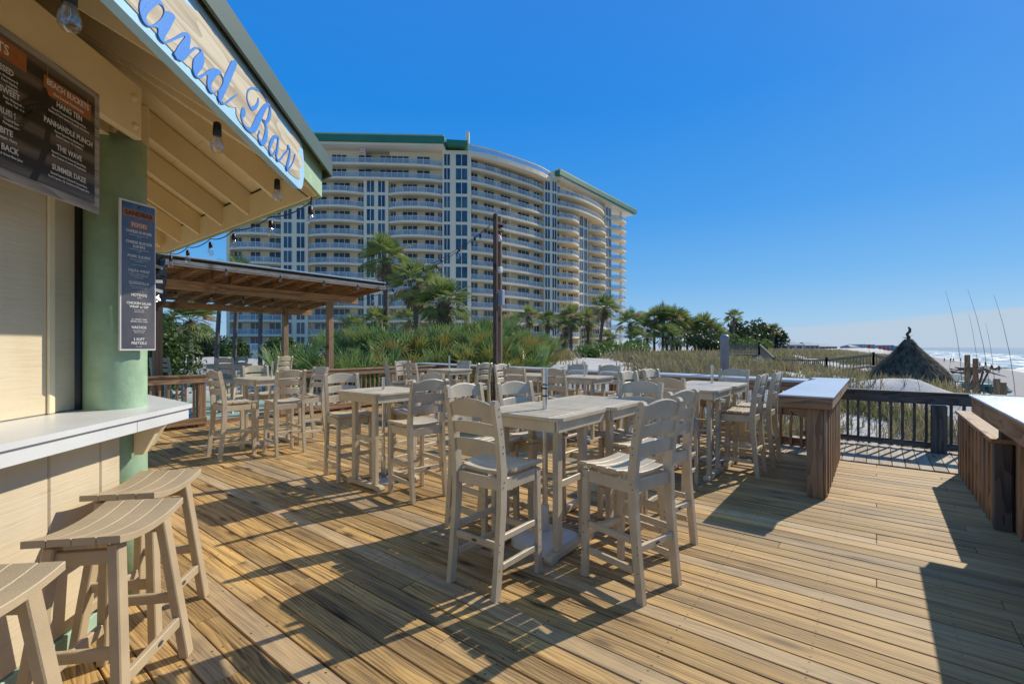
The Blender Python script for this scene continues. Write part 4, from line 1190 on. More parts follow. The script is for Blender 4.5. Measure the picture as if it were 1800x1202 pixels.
# ------------------------------------------------------------------ bar chairs
def chair_parts():
    P = []
    def add(name, mb, mat=None): P.append((name, mb.mesh(name, mat or M['poly'])))
    # rear posts: splayed foot, straight at the seat, raked back above
    prof = [(-0.275, 0.0), (-0.243, 0.30), (-0.222, 0.55), (-0.218, 0.78), (-0.240, 1.0), (-0.285, 1.215)]
    def side_poly():
        f = []; b = []
        for i, (x, z) in enumerate(prof):
            d = 0.060 if i in (2, 3) else 0.052
            b.append((x, z)); f.append((x + d, z))
        tip = [(-0.236, 1.228), (-0.252, 1.238), (-0.272, 1.236)]
        return f + tip + b[::-1]
    for s in (-1, 1):
        y = s * 0.196
        add('rear_leg', xz_prism(side_poly(), y - 0.0185, y + 0.0185))
    for s in (-1, 1):
        mb = MB(); mb.bar((0.212, s * 0.196, 0.0), (0.200, s * 0.190, 0.735), 0.037, 0.052, 0.005, up=(1, 0, 0)); add('front_leg', mb)
    # seat rails
    for s in (-1, 1):
        add('seat_rail', MB().box(-0.162, 0.172, s * 0.190 - 0.0125, s * 0.190 + 0.0125, 0.655, 0.738, 0.004))
    add('seat_rail', MB().box(0.178, 0.203, -0.169, 0.169, 0.66, 0.738, 0.004))
    add('seat_rail', MB().box(-0.205, -0.180, -0.175, 0.175, 0.66, 0.738, 0.004))
    # five contoured seat slats
    for k in range(5):
        x0 = -0.158 + k * 0.0835; x1 = x0 + 0.076
        half = 0.213 if k else 0.174
        V = []; F = []
        n = 6
        for q in range(n + 1):
            yy = -half + 2 * half * q / n
            z = 0.744 + 0.020 * (yy / 0.213) ** 2
            ex = 0.004
            for (xx, zz) in ((x0, z), (x1, z), (x1, z + 0.018), (x1 - ex, z + 0.022), (x0 + ex, z + 0.022), (x0, z + 0.018)):
                V.append((xx, yy, zz))
        for q in range(n):
            for e in range(6):
                F.append((q * 6 + e, q * 6 + (e + 1) % 6, q * 6 + 6 + (e + 1) % 6, q * 6 + 6 + e))
        F.append((5, 4, 3, 2, 1, 0)); F.append(tuple(n * 6 + e for e in range(6)))
        mb = MB(); mb.add(V, [f[::-1] for f in F]); add('seat_slat', mb)
    # three curved back slats
    def xpost(z):
        for (xa, za), (xb, zb_) in zip(prof[:-1], prof[1:]):
            if za <= z <= zb_: return xa + (xb - xa) * (z - za) / (zb_ - za)
        return prof[-1][0]
    for (z0, z1, arch) in ((0.885, 0.965, 0.012), (1.005, 1.08, 0.012), (1.12, 1.205, 0.038)):
        V = []; F = []
        n = 8
        for q in range(n + 1):
            yy = -0.1785 + 0.357 * q / n
            u = yy / 0.1785
            bow = -0.016 * (1 - u * u)
            za, zb2 = z0 + arch * 0.35 * (1 - u * u) * (1 if arch < .02 else .3), z1 + arch * (1 - u * u)
            for (dx, zz) in ((0.012, za), (0.032, za), (0.032, zb2 - 0.006), (0.028, zb2), (0.016, zb2), (0.012, zb2 - 0.006)):
                V.append((xpost(zz) + dx + bow, yy, zz))
        for q in range(n):
            for e in range(6):
                F.append((q * 6 + e, q * 6 + (e + 1) % 6, q * 6 + 6 + (e + 1) % 6, q * 6 + 6 + e))
        F.append((5, 4, 3, 2, 1, 0)); F.append(tuple(n * 6 + e for e in range(6)))
        mb = MB(); mb.add(V, [f[::-1] for f in F]); add('back_slat', mb)
    # stretchers
    for s in (-1, 1):
        for z in (0.185, 0.365):
            xr = -0.262 + 0.05 + z * 0.075
            mb = MB(); mb.bar((xr + 0.012, s * 0.192, z + 0.0), (0.178, s * 0.192, z + 0.0), 0.025, 0.042, 0.004); add('side_stretcher', mb)
    add('rear_stretcher', MB().box(-0.232, -0.206, -0.176, 0.176, 0.300, 0.345, 0.004))
    add('footrest', MB().box(0.184, 0.224, -0.174, 0.174, 0.285, 0.330, 0.005))
    bd = MB(); bd.M = Matrix(((0, 0, -1, -0.2325), (1, 0, 0, 0), (0, 1, 0, 0.322), (0, 0, 0, 1)))
    V = [(0.022 * math.cos(t), 0.009 * math.sin(t)) for t in [2 * math.pi * k / 14 for k in range(14)]]
    bd.prism(V, 0, 0.0025); bd.M = None
    add('badge', bd, M['badge'])
    sc_ = MB()
    for s in (-1, 1):
        for (x, z) in [(-0.238, .30), (-.236, .345), (-.2, .69), (-.19, .72), (xpost(.92) + .03, .905), (xpost(.92) + .03, .945), (xpost(1.04) + .03, 1.03), (xpost(1.04) + .03, 1.06), (xpost(1.16) + .03, 1.14), (xpost(1.16) + .03, 1.185), (.208, .305), (.205, .69), (.206, .365), (.209, .185), (-.24, .185)]:
            yo = s * (0.2148 if x < 0.1 else 0.2138)
            sc_.M = Matrix(((1, 0, 0, x + .004), (0, 0, s, yo), (0, 1, 0, z), (0, 0, 0, 1)))
            sc_.prism([(0.0042 * math.cos(t), 0.0042 * math.sin(t)) for t in [math.pi * k / 3 for k in range(6)]], 0, 0.0022)
    sc_.M = None
    add('screws', sc_, M['badge'])
    return P
CH = chair_parts()
def chair(x, y, phi, label, group='tan bar chairs', z=0.0):
    o = empty('bar_chair', (x, y, z), R(phi), label, 'bar chair', group)
    for n_, me in CH:
        q_ = link(n_, me, o)
        if n_ == 'screws': q_['kind'] = 'stuff'
    return o
T1c = 'front table'
CHAIRS = [
 (-2.055, 2.465, 90, 'nearest tan bar chair, its slatted back turned this way at the front table'),
 (-1.33, 2.98, 167, 'nearest tan bar chair on the right of the front table, seat fully visible'),
 (-1.43, 3.69, 169, 'tan bar chair just behind the nearest right-hand chair, at the double front table'),
 (-2.705, 3.06, -4, 'sunlit tan bar chair behind the nearest chair, facing the front table from its left'),
 (-2.50, 3.50, -13, 'sunlit tan bar chair tucked against the left of the double front table'),
 (-1.80, 4.08, -90, 'shaded tan bar chair tucked in at the far end of the double front table'),
 (-5.06, 3.25, -13, 'sunlit tan bar chair left of the lone square table'),
 (-3.88, 3.31, 171, 'tan bar chair right of the lone square table, seen from behind'),
 (-4.55, 3.88, -90, 'tan bar chair on the far side of the lone square table'),
 (-7.43, 2.87, 91, 'tan bar chair nearest the white hut shelf, at the table by the platform'),
 (-7.0, 3.41, 175, 'tan bar chair right of the platform table, its back to us'),
 (-8.55, 3.75, -5, 'tan bar chair left of the platform table, facing us'),
 (-7.50, 4.02, -90, 'tan bar chair far right of the platform table, before the rail'),
 (-7.88, 6.78, 90, 'tan bar chair turning its back at the far table left of the pole'),
 (-8.5, 6.68, 62, 'leftmost tan bar chair, turned half away, at the table by the palmettos'),
 (-8.85, 7.28, -8, 'bright sunlit tan bar chair on the left of the far table before the palmettos'),
 (-8.05, 8.12, -90, 'tan bar chair on the far side of the far table left of the light pole'),
 (-6.80, 7.45, 178, 'tan bar chair on the right of the far table, just left of the light pole'),
 (-4.75, 6.38, 92, 'tan bar chair, back turned, just right of the light pole'),
 (-5.52, 7.05, -5, 'bright tan bar chair right behind the light pole at the back tables'),
 (-3.95, 6.35, 90, 'tan bar chair with its back to us at the middle of the back tables'),
 (-4.60, 7.72, -90, 'tan bar chair facing us by the back counter, left of two'),
 (-3.90, 7.68, -90, 'tan bar chair facing us by the back counter, right of two'),
 (-3.08, 6.95, 176, 'sunlit tan bar chair alone at the right end of the back tables'),
 (-2.45, 6.05, -6, 'narrow sunlit tan bar chair left of the right-hand tables, nearer one'),
 (-2.42, 6.80, -6, 'narrow sunlit tan bar chair left of the right-hand tables, farther one'),
 (-1.82, 5.30, 90, 'tan bar chair with its back to us at the near end of the right-hand tables'),
 (-1.73, 7.50, -90, 'shaded tan bar chair in front of the grey pipe'),
 (-1.36, 6.42, 178, 'side-on tan bar chair, nearer of two by the walkway counter'),
 (-1.29, 7.06, 178, 'side-on tan bar chair, farther of two by the walkway counter'),
]
for a in CHAIRS: chair(*a)
PCH = [(-12.75, 3.55, 20, 'shaded grey-tan bar chair at the left of the table under the pergola'),
       (-12.6, 4.85, -80, 'shaded grey-tan bar chair on the far side of the table under the pergola'),
       (-11.55, 4.45, 120, 'shaded grey-tan bar chair with its back to us under the pergola'),
       (-12.1, 5.75, 190, 'shaded grey-tan bar chair at the far right under the pergola')]
for a in PCH: chair(*a, group='tan bar chairs', z=0.10)

# ------------------------------------------------------------------ tables
def table_parts():
    P = []
    h = 0.385; zt = 1.072
    def add(name, mb): P.append((name, mb.mesh(name, M['poly'])))
    ch = 0.06
    for s in (-1, 1):                      # breadboard ends along y, outer corners cut
        poly = [(s * (h - 0.085), -h), (s * (h - ch), -h), (s * (h - 0.02), -h + 0.02), (s * h, -h + ch), (s * h, h - ch), (s * (h - 0.02), h - 0.02), (s * (h - ch), h), (s * (h - 0.085), h)]
        mb = MB(); mb.prism(poly, zt - 0.026, zt - 0.004)
        mb.prism([(p[0] * 0.994, p[1] * 0.994) for p in poly], zt - 0.0038, zt)
        add('end_board', mb)
    n = 10
    w = 2 * h / n
    for k in range(n):
        y0 = -h + k * w
        add('table_slat', MB().box(-h + 0.0875, h - 0.0875, y0 + 0.0025, y0 + w - 0.0025, zt - 0.026, zt, 0.003))
    q = h - 0.035
    for s in (-1, 1):
        add('apron', MB().box(s * q - 0.0125, s * q + 0.0125, -q, q, zt - 0.108, zt - 0.028, 0.004))
        add('apron', MB().box(-q + 0.014, q - 0.014, s * q - 0.0125, s * q + 0.0125, zt - 0.108, zt - 0.028, 0.004))
    for s in (-1, 1):
        x = s * 0.25
        sled = []
        prof = [(-0.31, 0.0), (-0.24, 0.0), (-0.22, 0.015), (0.22, 0.015), (0.24, 0.0), (0.31, 0.0), (0.325, 0.03), (0.315, 0.055), (0.28, 0.062), (-0.28, 0.062), (-0.315, 0.055), (-0.325, 0.03)]
        mb = MB(); mb.M = Matrix(((0, 0, 1, 0), (1, 0, 0, 0), (0, 1, 0, 0), (0, 0, 0, 1))); mb.prism(prof, x - 0.032, x + 0.032); mb.M = None
        add('sled_foot', mb)
        for t in (-1, 1):
            y = t * 0.19
            add('leg', MB().box(x - 0.024, x + 0.024, y - 0.034, y + 0.034, 0.0625, zt - 0.0265, 0.005))
        add('cross_brace', MB().box(x - 0.014, x + 0.014, -0.155, 0.155, 0.52, 0.575, 0.004))
        add('cross_brace', MB().box(x - 0.014, x + 0.014, -0.155, 0.155, 0.95, 1.04, 0.004))
    add('stretcher', MB().box(-0.235, 0.235, -0.02, 0.02, 0.53, 0.565, 0.004))
    return P
TB = table_parts()
def table(x, y, phi, label, z=0.0, group='square tan slatted bar tables'):
    o = empty('bar_table', (x, y, z), R(phi), label, 'bar table', group)
    for n_, me in TB: link(n_, me, o)
    return o
table(-2.115, 3.125, 0, 'nearest square slatted bar table with a white umbrella base under it')
table(-2.075, 3.90, 0, 'square slatted bar table pushed against the far side of the nearest one')
table(-4.54, 3.37, 90, 'square slatted bar table standing alone between two chairs, with a silver umbrella tube')
table(-7.88, 3.56, 90, 'square slatted bar table by the green platform with a leaning umbrella tube')
table(-7.62, 7.45, 0, 'far square slatted bar table left of the light pole')
table(-4.95, 6.98, 0, 'back square slatted bar table, left one of the pair right of the light pole')
table(-3.93, 7.05, 0, 'back square slatted bar table, right one of the pair, with an umbrella tube')
table(-1.81, 5.98, 0, 'square slatted bar table near the walkway counter, nearer of two in a row')
table(-1.79, 6.78, 0, 'square slatted bar table near the walkway counter, farther of two, with an umbrella tube')
table(-12.0, 4.55, 0, 'shaded square slatted bar table under the pergola', 0.10)

# ------------------------------------------------------------------ umbrella tubes left in the tables
def stand(x, y, label, top=1.37, lean=(0, 0), base='none', r=0.019, band=False):
    o = empty('umbrella_stand', (x, y, 0), 0, label, 'umbrella stand', 'umbrella stands without umbrellas')
    b = MB()
    if base == 'white':
        poly = []
        for k in range(32):
            t = 2 * math.pi * k / 32
            q = 0.235 / (abs(math.cos(t)) ** 4 + abs(math.sin(t)) ** 4) ** 0.25
            poly.append((q * math.cos(t), q * math.sin(t)))
        for (f0, f1, z0, z1) in ((1.0, 0.98, 0.0, 0.055), (0.98, 0.72, 0.055, 0.085), (0.72, 0.25, 0.085, 0.10)):
            V = [(p[0] * f0, p[1] * f0, z0) for p in poly] + [(p[0] * f1, p[1] * f1, z1) for p in poly]
            b.add(V, [(i, (i + 1) % 32, 32 + (i + 1) % 32, 32 + i) for i in range(32)], True)
        b.add([(p[0] * .25, p[1] * .25, 0.10) for p in poly], [tuple(range(32))])
        b.add([(p[0], p[1], 0.0) for p in poly], [tuple(range(31, -1, -1))])
        b.build('base', M['whiteplastic'], o)
        MB().lathe([(0.034, 0.1), (0.032, 0.30), (0.026, 0.31)], 14).build('collar', M['whiteplastic'], o)
    else:
        b.lathe([(0.17, 0.0), (0.17, 0.015), (0.15, 0.03), (0.04, 0.06)], 24); b.build('base', M['greybox'], o)
        MB().lathe([(0.027, 0.06), (0.026, 0.30), (0.021, 0.31)], 12).build('collar', M['metal'], o)
    p0 = Vector((-lean[0] * .5, -lean[1] * .5, 0.30 if not lean[0] else 0.12)); p1 = Vector((lean[0], lean[1], top))
    mb = MB(); mb.tube([p0, p1], r, 14); mb.build('tube', M['metal'], o)
    if band:
        for z, m_ in ((1.27, M['teal']), (1.18, M['wire']), (1.24, M['wire'])):
            t = (z - p0.z) / (p1.z - p0.z); c_ = p0.lerp(p1, t)
            MB().lathe([(r + .0012, z - .007), (r + .0012, z + .007)], 14, True, c_.x, c_.y).build('band', m_, o)
    return o
stand(-2.10, 3.12, 'silver tube with a teal band in a white base under the nearest table', 1.40, base='white', r=0.022, band=True)
stand(-4.54, 3.37, 'silver tube rising through the lone square table with two chairs', 1.22)
stand(-7.85, 3.56, 'leaning silver tube at the table by the green platform', 1.34, lean=(0.07, 0.05))
stand(-7.62, 7.45, 'thin silver tube standing up from the far table left of the light pole', 1.37)
stand(-3.93, 7.05, 'thin silver tube standing up from the back table right of the light pole', 1.32)
stand(-1.79, 6.78, 'thin silver tube standing up from the far table by the walkway counter', 1.32)

# ------------------------------------------------------------------ saddle stools by the shelf
def stool_parts():
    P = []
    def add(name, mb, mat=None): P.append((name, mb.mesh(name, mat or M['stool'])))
    LY, WX = 0.245, 0.175            # half length (y) and half depth (x)
    n = 10
    for k in range(4):
        x0 = -WX + k * 2 * WX / 4 + 0.0015; x1 = -WX + (k + 1) * 2 * WX / 4 - 0.0015
        V = []; F = []
        for q in range(n + 1):
            y = -LY + 2 * LY * q / n
            z = 0.752 + 0.032 * (y / LY) ** 2
            e = 0.003
            for xx, zz in ((x0, z - 0.006), (x1, z - 0.006), (x1, z + 0.021), (x1 - e, z + 0.024), (x0 + e, z + 0.024), (x0, z + 0.021)): V.append((xx, y, zz))
        for q in range(n):
            for e in range(6): F.append((q * 6 + e, q * 6 + (e + 1) % 6, q * 6 + 6 + (e + 1) % 6, q * 6 + 6 + e))
        F.append((5, 4, 3, 2, 1, 0)); F.append(tuple(n * 6 + e for e in range(6)))
        mb = MB(); mb.add(V, [f[::-1] for f in F]); add('seat_slat', mb)
    top = (0.115, 0.165); bot = (0.185, 0.255)
    for sx in (-1, 1):
        for sy in (-1, 1):
            mb = MB(); mb.bar((sx * bot[0], sy * bot[1], 0.0), (sx * top[0], sy * top[1], 0.752), 0.042, 0.062, 0.005, up=(0, 1, 0)); add('leg', mb)
    def at(z): t = z / 0.752; return (bot[0] + (top[0] - bot[0]) * t, bot[1] + (top[1] - bot[1]) * t)
    for s in (-1, 1):
        x, y = at(0.20); mb = MB(); mb.bar((s * x, -y + .02, 0.20), (s * x, y - .02, 0.20), 0.026, 0.052, 0.004); add('stretcher', mb)
        x, y = at(0.32); mb = MB(); mb.bar((-x + .015, s * y, 0.32), (x - .015, s * y, 0.32), 0.026, 0.048, 0.004); add('stretcher', mb)
        x, y = at(0.715); mb = MB(); mb.bar((-x + .01, s * y, 0.70), (x - .01, s * y, 0.70), 0.028, 0.06, 0.004); add('seat_bearer', mb)
    x, y = at(0.20)
    bd = MB(); bd.M = Matrix(((0, 0, 1, x + 0.0132), (1, 0, 0, 0.03), (0, 1, 0, 0.20), (0, 0, 0, 1)))
    bd.prism([(0.02 * math.cos(t), 0.010 * math.sin(t)) for t in [2 * math.pi * k / 16 for k in range(16)]], 0, 0.0025); bd.M = None
    add('badge', bd, M['badge'])
    return P
ST = stool_parts()
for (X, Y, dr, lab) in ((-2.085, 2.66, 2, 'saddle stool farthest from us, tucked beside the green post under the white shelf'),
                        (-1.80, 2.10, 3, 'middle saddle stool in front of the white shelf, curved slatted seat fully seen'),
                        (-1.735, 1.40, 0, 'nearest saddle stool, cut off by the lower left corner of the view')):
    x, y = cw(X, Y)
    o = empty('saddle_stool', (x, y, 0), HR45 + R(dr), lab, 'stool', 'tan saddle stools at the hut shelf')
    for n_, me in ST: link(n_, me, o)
# ------------------------------------------------------------------ beachfront apartment tower
M['condo'] = plain('cream_stucco', (0.80, 0.675, 0.465), 0.75, 0.04, 0.12, 0.1, fine=6)
M['condo_w'] = plain('white_stucco_trim', (0.78, 0.72, 0.60), 0.7, 0.03, 0.2, 0.0)
M['cgreen'] = plain('condo_green_roof', (0.025, 0.16, 0.085), 0.5, 0.1, 0.3, 0.0)
M['croof'] = plain('condo_roof_sheet', (0.35, 0.45, 0.22), 0.5, 0.05, 0.3, 0.0)
def windowglass():
    t = NT('tinted_window_glass')
    g = t.n('NewGeometry')
    oi = t.n('ObjectInfo')
    a = t.noise(t.mapping(g.outputs['Position'], (0.35, 0.35, 0.33)), 1.0, 2)
    f = t.math('ADD', a, t.math('MULTIPLY', t.math('SUBTRACT', oi.outputs['Random'], 0.5), 0.5))
    c = t.ramp(f, [(0.3, (0.012, 0.026, 0.045)), (0.55, (0.03, 0.07, 0.10)), (0.8, (0.07, 0.12, 0.13))])
    t.bsdf(c, 0.12, None, spec=0.6)
    return t.m
M['win'] = windowglass()
def railglass():
    t = NT('balcony_glass')
    p = t.bsdf((0.56, 0.60, 0.62), 0.2, None, spec=0.4)
    tr = t.n('BsdfTransparent'); t.put(tr.inputs[0], (0.82, 0.87, 0.9, 1))
    m_ = t.n('MixShader'); t.put(m_.inputs[0], 0.30)
    t.t.links.new(tr.outputs[0], m_.inputs[1]); t.t.links.new(p.outputs[0], m_.inputs[2]); t.t.links.new(m_.outputs[0], t.out.inputs[0])
    return t.m
M['bglass'] = railglass()
M['frame'] = plain('white_rail_metal', (0.72, 0.73, 0.72), 0.5, 0.03, 1, 0)
tower = empty('apartment_tower', (*cw(-25, 104), -1.0), 0, 'tall cream beachfront apartment tower with curved balconies and green roofs', 'apartment building')
toff = Vector((*cw(-25, 104), -1.0))
def tb():
    mb = MB(); mb.M = Matrix.Translation(-toff); return mb
def C3(P, z): return (*cw(P[0], P[1]), z)
def lerp2(A, B, t): return (A[0] + (B[0] - A[0]) * t, A[1] + (B[1] - A[1]) * t)
FZ = [40.85 - 3.05 * k for k in range(14)]      # slab tops
ZTOP = 44.3
def outward(A, B):
    dx, dy = B[0] - A[0], B[1] - A[1]; L = math.hypot(dx, dy)
    return (dy / L, -dx / L) if (-dx / L) < 0 or True else None
def vwall(A, B, t, z0, z1, name, mat, off=0.0, b=0.03):
    """wall from A to B (right/forward coords); outer face pushed off towards us, thickness t behind"""
    n = outward(A, B)
    q = [(A[0] + n[0] * off, A[1] + n[1] * off), (B[0] + n[0] * off, B[1] + n[1] * off),
         (B[0] + n[0] * (off - t), B[1] + n[1] * (off - t)), (A[0] + n[0] * (off - t), A[1] + n[1] * (off - t))]
    mb = tb(); mb.prism([cw(*p) for p in q], z0, z1)
    return mb.build(name, mat, tower)
DEPTH = 1.2
def wquad(mb, A, B, n, off, z0, z1, t=0.06):
    q = [(A[0] + n[0] * off, A[1] + n[1] * off), (B[0] + n[0] * off, B[1] + n[1] * off), (B[0] + n[0] * (off - t), B[1] + n[1] * (off - t)), (A[0] + n[0] * (off - t), A[1] + n[1] * (off - t))]
    mb.prism([cw(*p) for p in q], z0, z1)
def window(A, B, n, off, z0, z1, mull, name='window'):
    mb = tb(); wquad(mb, A, B, n, off, z0, z1, 0.08)
    w = mb.build(name, M['win'], tower)
    fr_ = tb()
    for t in mull:
        c = lerp2(A, B, t); d = 0.055 / max(0.5, math.hypot(B[0] - A[0], B[1] - A[1]))
        wquad(fr_, lerp2(A, B, t - d), lerp2(A, B, t + d), n, off + 0.05, z0, z1, 0.049)
    fr_.build('mullion', M['condo_w'], w)
    return w
def arc_pts(A, B, bulge, n=12, sharp=1.0, e=0.0):
    nn = outward(A, B)
    L = math.hypot(B[0] - A[0], B[1] - A[1])
    pts = []
    for k in range(n + 1):
        t = k / n
        u = 2 * t - 1
        d = bulge * (1 - abs(u) ** sharp)
        p = lerp2(A, B, t)
        pts.append((p[0] + nn[0] * (d + e), p[1] + nn[1] * (d + e)))
    return pts
def strip(pts0, z0, z1, thick, n, mb):
    """thin vertical ribbon following pts"""
    m = len(pts0)
    V = []
    for p in pts0:
        for dd in (0, -thick):
            for z in (z0, z1):
                V.append((*cw(p[0] + n[0] * dd, p[1] + n[1] * dd), z))
    F = []
    for i in range(m - 1):
        a, b = i * 4, i * 4 + 4
        F += [(a, b, b + 1, a + 1), (a + 2, a + 3, b + 3, b + 2), (a + 1, b + 1, b + 3, a + 3), (a, a + 2, b + 2, b)]
    F += [(0, 1, 3, 2), (4 * m - 4, 4 * m - 2, 4 * m - 1, 4 * m - 3)]
    mb.add(V, F)
cr = random.Random(9)
def bay(A, B, k, bulge, sharp, doors, open_back=False, rail_mat='glass'):
    """one balcony of one floor, with the doors behind it"""
    n = outward(A, B); z = FZ[k]
    arc = arc_pts(A, B, bulge, 14, sharp, 0.15)
    inner = [(A[0] - n[0] * DEPTH, A[1] - n[1] * DEPTH), (B[0] - n[0] * DEPTH, B[1] - n[1] * DEPTH)]
    mb = tb()
    poly = [cw(*p) for p in arc] + [cw(*inner[1]), cw(*inner[0])]
    mb.prism(poly, z - 0.42, z)
    bal_ = mb.build('balcony', M['condo'], tower)
    a2 = arc_pts(A, B, bulge, 14, sharp, 0.02)
    g = tb(); strip(a2, z + 0.10, z + 1.02, 0.03, n, g); g.build('glass_panel', M['bglass'], bal_)
    h = tb(); strip(a2, z + 1.035, z + 1.095, 0.07, n, h); strip(a2, z + 0.04, z + 0.09, 0.05, n, h)
    for p in a2[::2]:
        q = [(p[0] + n[0] * .03 - .03, p[1] + n[1] * .03), (p[0] + n[0] * .03 + .03, p[1] + n[1] * .03), (p[0] - .03 - n[0] * .05, p[1] - n[1] * .05), (p[0] + .03 - n[0] * .05, p[1] - n[1] * .05)]
        h.prism([cw(*q[0]), cw(*q[1]), cw(*q[3]), cw(*q[2])], z + 0.096, z + 1.02)
    h.build('handrail', M['frame'], bal_)
    if not open_back:
        A1, B1 = (A[0] - n[0] * DEPTH, A[1] - n[1] * DEPTH), (B[0] - n[0] * DEPTH, B[1] - n[1] * DEPTH)
        for (t0, t1) in doors:
            m = max(2, int(round((t1 - t0) * math.hypot(B[0] - A[0], B[1] - A[1]) / 1.15)))
            window(lerp2(A1, B1, t0), lerp2(A1, B1, t1), n, 0.05, z + 0.06, z + 2.5, [i / m for i in range(m + 1)], 'balcony_door')
def wstrip(A, B, cols, k0, wall=True, k1=14):
    n = outward(A, B)
    if wall:
        vwall(A, B, 3.0, -1.0, FZ[k0] + 2.75 if k0 else ZTOP, 'stair_wall', M['condo'], 0.35)
    for k in range(k0, k1):
        for (t0, t1) in cols:
            window(lerp2(A, B, t0), lerp2(A, B, t1), n, 0.41, FZ[k] + 0.15, FZ[k] + 2.55, [0.0, 0.5, 1.0])
S = dict(a=(-60.13, 99.02), b=(-49.22, 99.65), c=(-43.65, 99.98), d=(-31.92, 100.66), e=(-26.72, 100.97), f=(-15.12, 101.64), g=(-8.96, 102.0),
         h=(7.84, 116.95), i=(11.31, 118.89), j=(17.81, 127.02), k=(21.11, 131.14), l=(27.48, 139.1), m=(30.02, 142.27), n=(35.97, 149.71))
# back walls behind the balconies, solid core
def back(A, B, top=ZTOP, d=DEPTH):
    vwall(A, B, 9.0, -1.0, top, 'back_wall', M['condo'], -d)
back(S['a'], S['b']); back(S['c'], S['d']); back(S['e'], S['f']); back(S['g'], S['h'], 44.0); back(S['i'], S['j']); back(S['k'], S['l'])
back(S['d'], S['e'], ZTOP, 2.6); back(S['b'], S['c'], ZTOP, 2.6); back(S['j'], S['k'], ZTOP, 2.6)
# fins at the sides of the balcony recesses
def fin(P, A, B, w=0.35, top=ZTOP):
    n = outward(A, B); dx, dy = B[0] - A[0], B[1] - A[1]; L = math.hypot(dx, dy); dx, dy = dx / L * w, dy / L * w
    vwall((P[0] - dx, P[1] - dy), (P[0] + dx, P[1] + dy), 2.6, -1.0, top, 'side_wall', M['condo'], 0.25)
fin(S['a'], S['a'], S['b'])
# left wing
D2 = [(0.05, 0.22), (0.34, 0.66), (0.80, 0.97)]
for k in range(2, 14):
    bay(S['a'], S['b'], k, 1.5, 2.2, [(0.05, .2), (.36, .55), (.72, .95)])
    bay(S['c'], S['d'], k, 1.5, 2.2, [(0.08, .30), (.42, .72), (.86, .98)])
    bay(S['e'], S['f'], k, 1.5, 2.2, [(0.02, .12), (.24, .52), (.66, .84), (.90, .99)])
for k in (0, 1):
    bay(S['a'], S['c'], k, 0.9, 6, [(.1, .3), (.5, .8)])
    bay(S['c'], S['f'], k, 1.2, 5, [(.03, .10), (.16, .27), (.36, .46), (.52, .74), (.80, .90)])
wstrip(S['b'], S['c'], [(.10, .42), (.58, .90)], 2)
wstrip(S['d'], S['e'], [(.12, .44), (.58, .88)], 2)
wstrip(S['f'], S['g'], [(.05, .27), (.46, .88)], 0)
# middle wing
for k in range(14):
    bay(S['g'], S['h'], k, 1.0, 4, [(.03, .12), (.20, .33), (.42, .56), (.66, .83), (.90, .99)])
P_ = lerp2(S['g'], S['h'], .50)
fin(P_, S['g'], S['h'], 0.12, FZ[2])
wstrip(S['h'], S['i'], [(.05, .45), (.60, .95)], 0)
# right wing
for k in range(2, 14):
    bay(S['i'], S['j'], k, 2.3, 2.2, [(.05, .3), (.45, .62), (.72, .95)])
    bay(S['k'], S['l'], k, 2.2, 2.2, [(.05, .3), (.5, .9)])
    bay(S['m'], S['n'], k, 2.0, 2.4, [], open_back=True)
for k in (0, 1):
    bay(S['i'], S['l'], k, 2.6, 2.6, [(.04, .14), (.25, .4), (.5, .65), (.75, .95)])
    bay(S['m'], S['n'], k, 2.0, 2.4, [], open_back=True)
wstrip(S['j'], S['k'], [(.12, .44), (.56, .88)], 2)
wstrip(S['l'], S['m'], [(.1, .45), (.55, .9)], 0)
mb = tb(); q = lerp2(S['m'], S['n'], .72); mb.M = None
MB().tube([Vector(C3(q, -1)) - toff, Vector(C3(q, ZTOP)) - toff], 0.4, 10).build('corner_column', M['condo'], tower)
# roofs
def slab(name, ring, z0, z1, mat):
    mb = tb(); mb.prism([cw(*p) for p in ring], z0, z1); return mb.build(name, mat, tower)
lr = [(-62.5, 97.0), (-14.6, 99.2), (-14.0, 112), (-62.5, 112)]
slab('soffit', lr, 44.31, 44.75, M['condo_w'])
ro = slab('roof', [(-62.9, 96.4), (-14.3, 98.6), (-13.4, 113), (-62.9, 113)], 44.76, 46.1, M['cgreen'])
slab('roof_sheet', [(-62.9, 96.5), (-14.5, 98.7), (-13.6, 113), (-62.9, 113)], 46.11, 46.45, M['croof'])
slab('roof', [(-14.0, 99.6), (-9.5, 100.2), (-9.5, 112), (-13.3, 112)], 44.8, 45.9, M['cgreen'])
slab('chimney', [(-10.0, 100.9), (-9.3, 100.9), (-9.3, 102), (-10.0, 102)], 45.9, 48.2, M['condo'])
mr_ = [(-9.2, 101.0), (8.9, 116.4), (12.0, 118.2), (8, 130), (-10, 118)]
slab('roof_terrace', arc_pts((-9.6, 100.9), (9.8, 117.0), 1.6, 10, 3) + [(6, 128), (-12, 112)], 43.1, 44.1, M['condo'])
g = tb(); strip(arc_pts((-9.4, 101.2), (9.6, 117.2), 1.4, 14, 3), 44.12, 45.35, 0.06, outward(S['g'], S['h']), g); g.build('terrace_glass', M['bglass'], tower)
g = tb(); strip(arc_pts((-9.4, 101.2), (9.6, 117.2), 1.4, 14, 3), 45.36, 45.62, 0.18, outward(S['g'], S['h']), g); g.build('terrace_rail', M['condo_w'], tower)
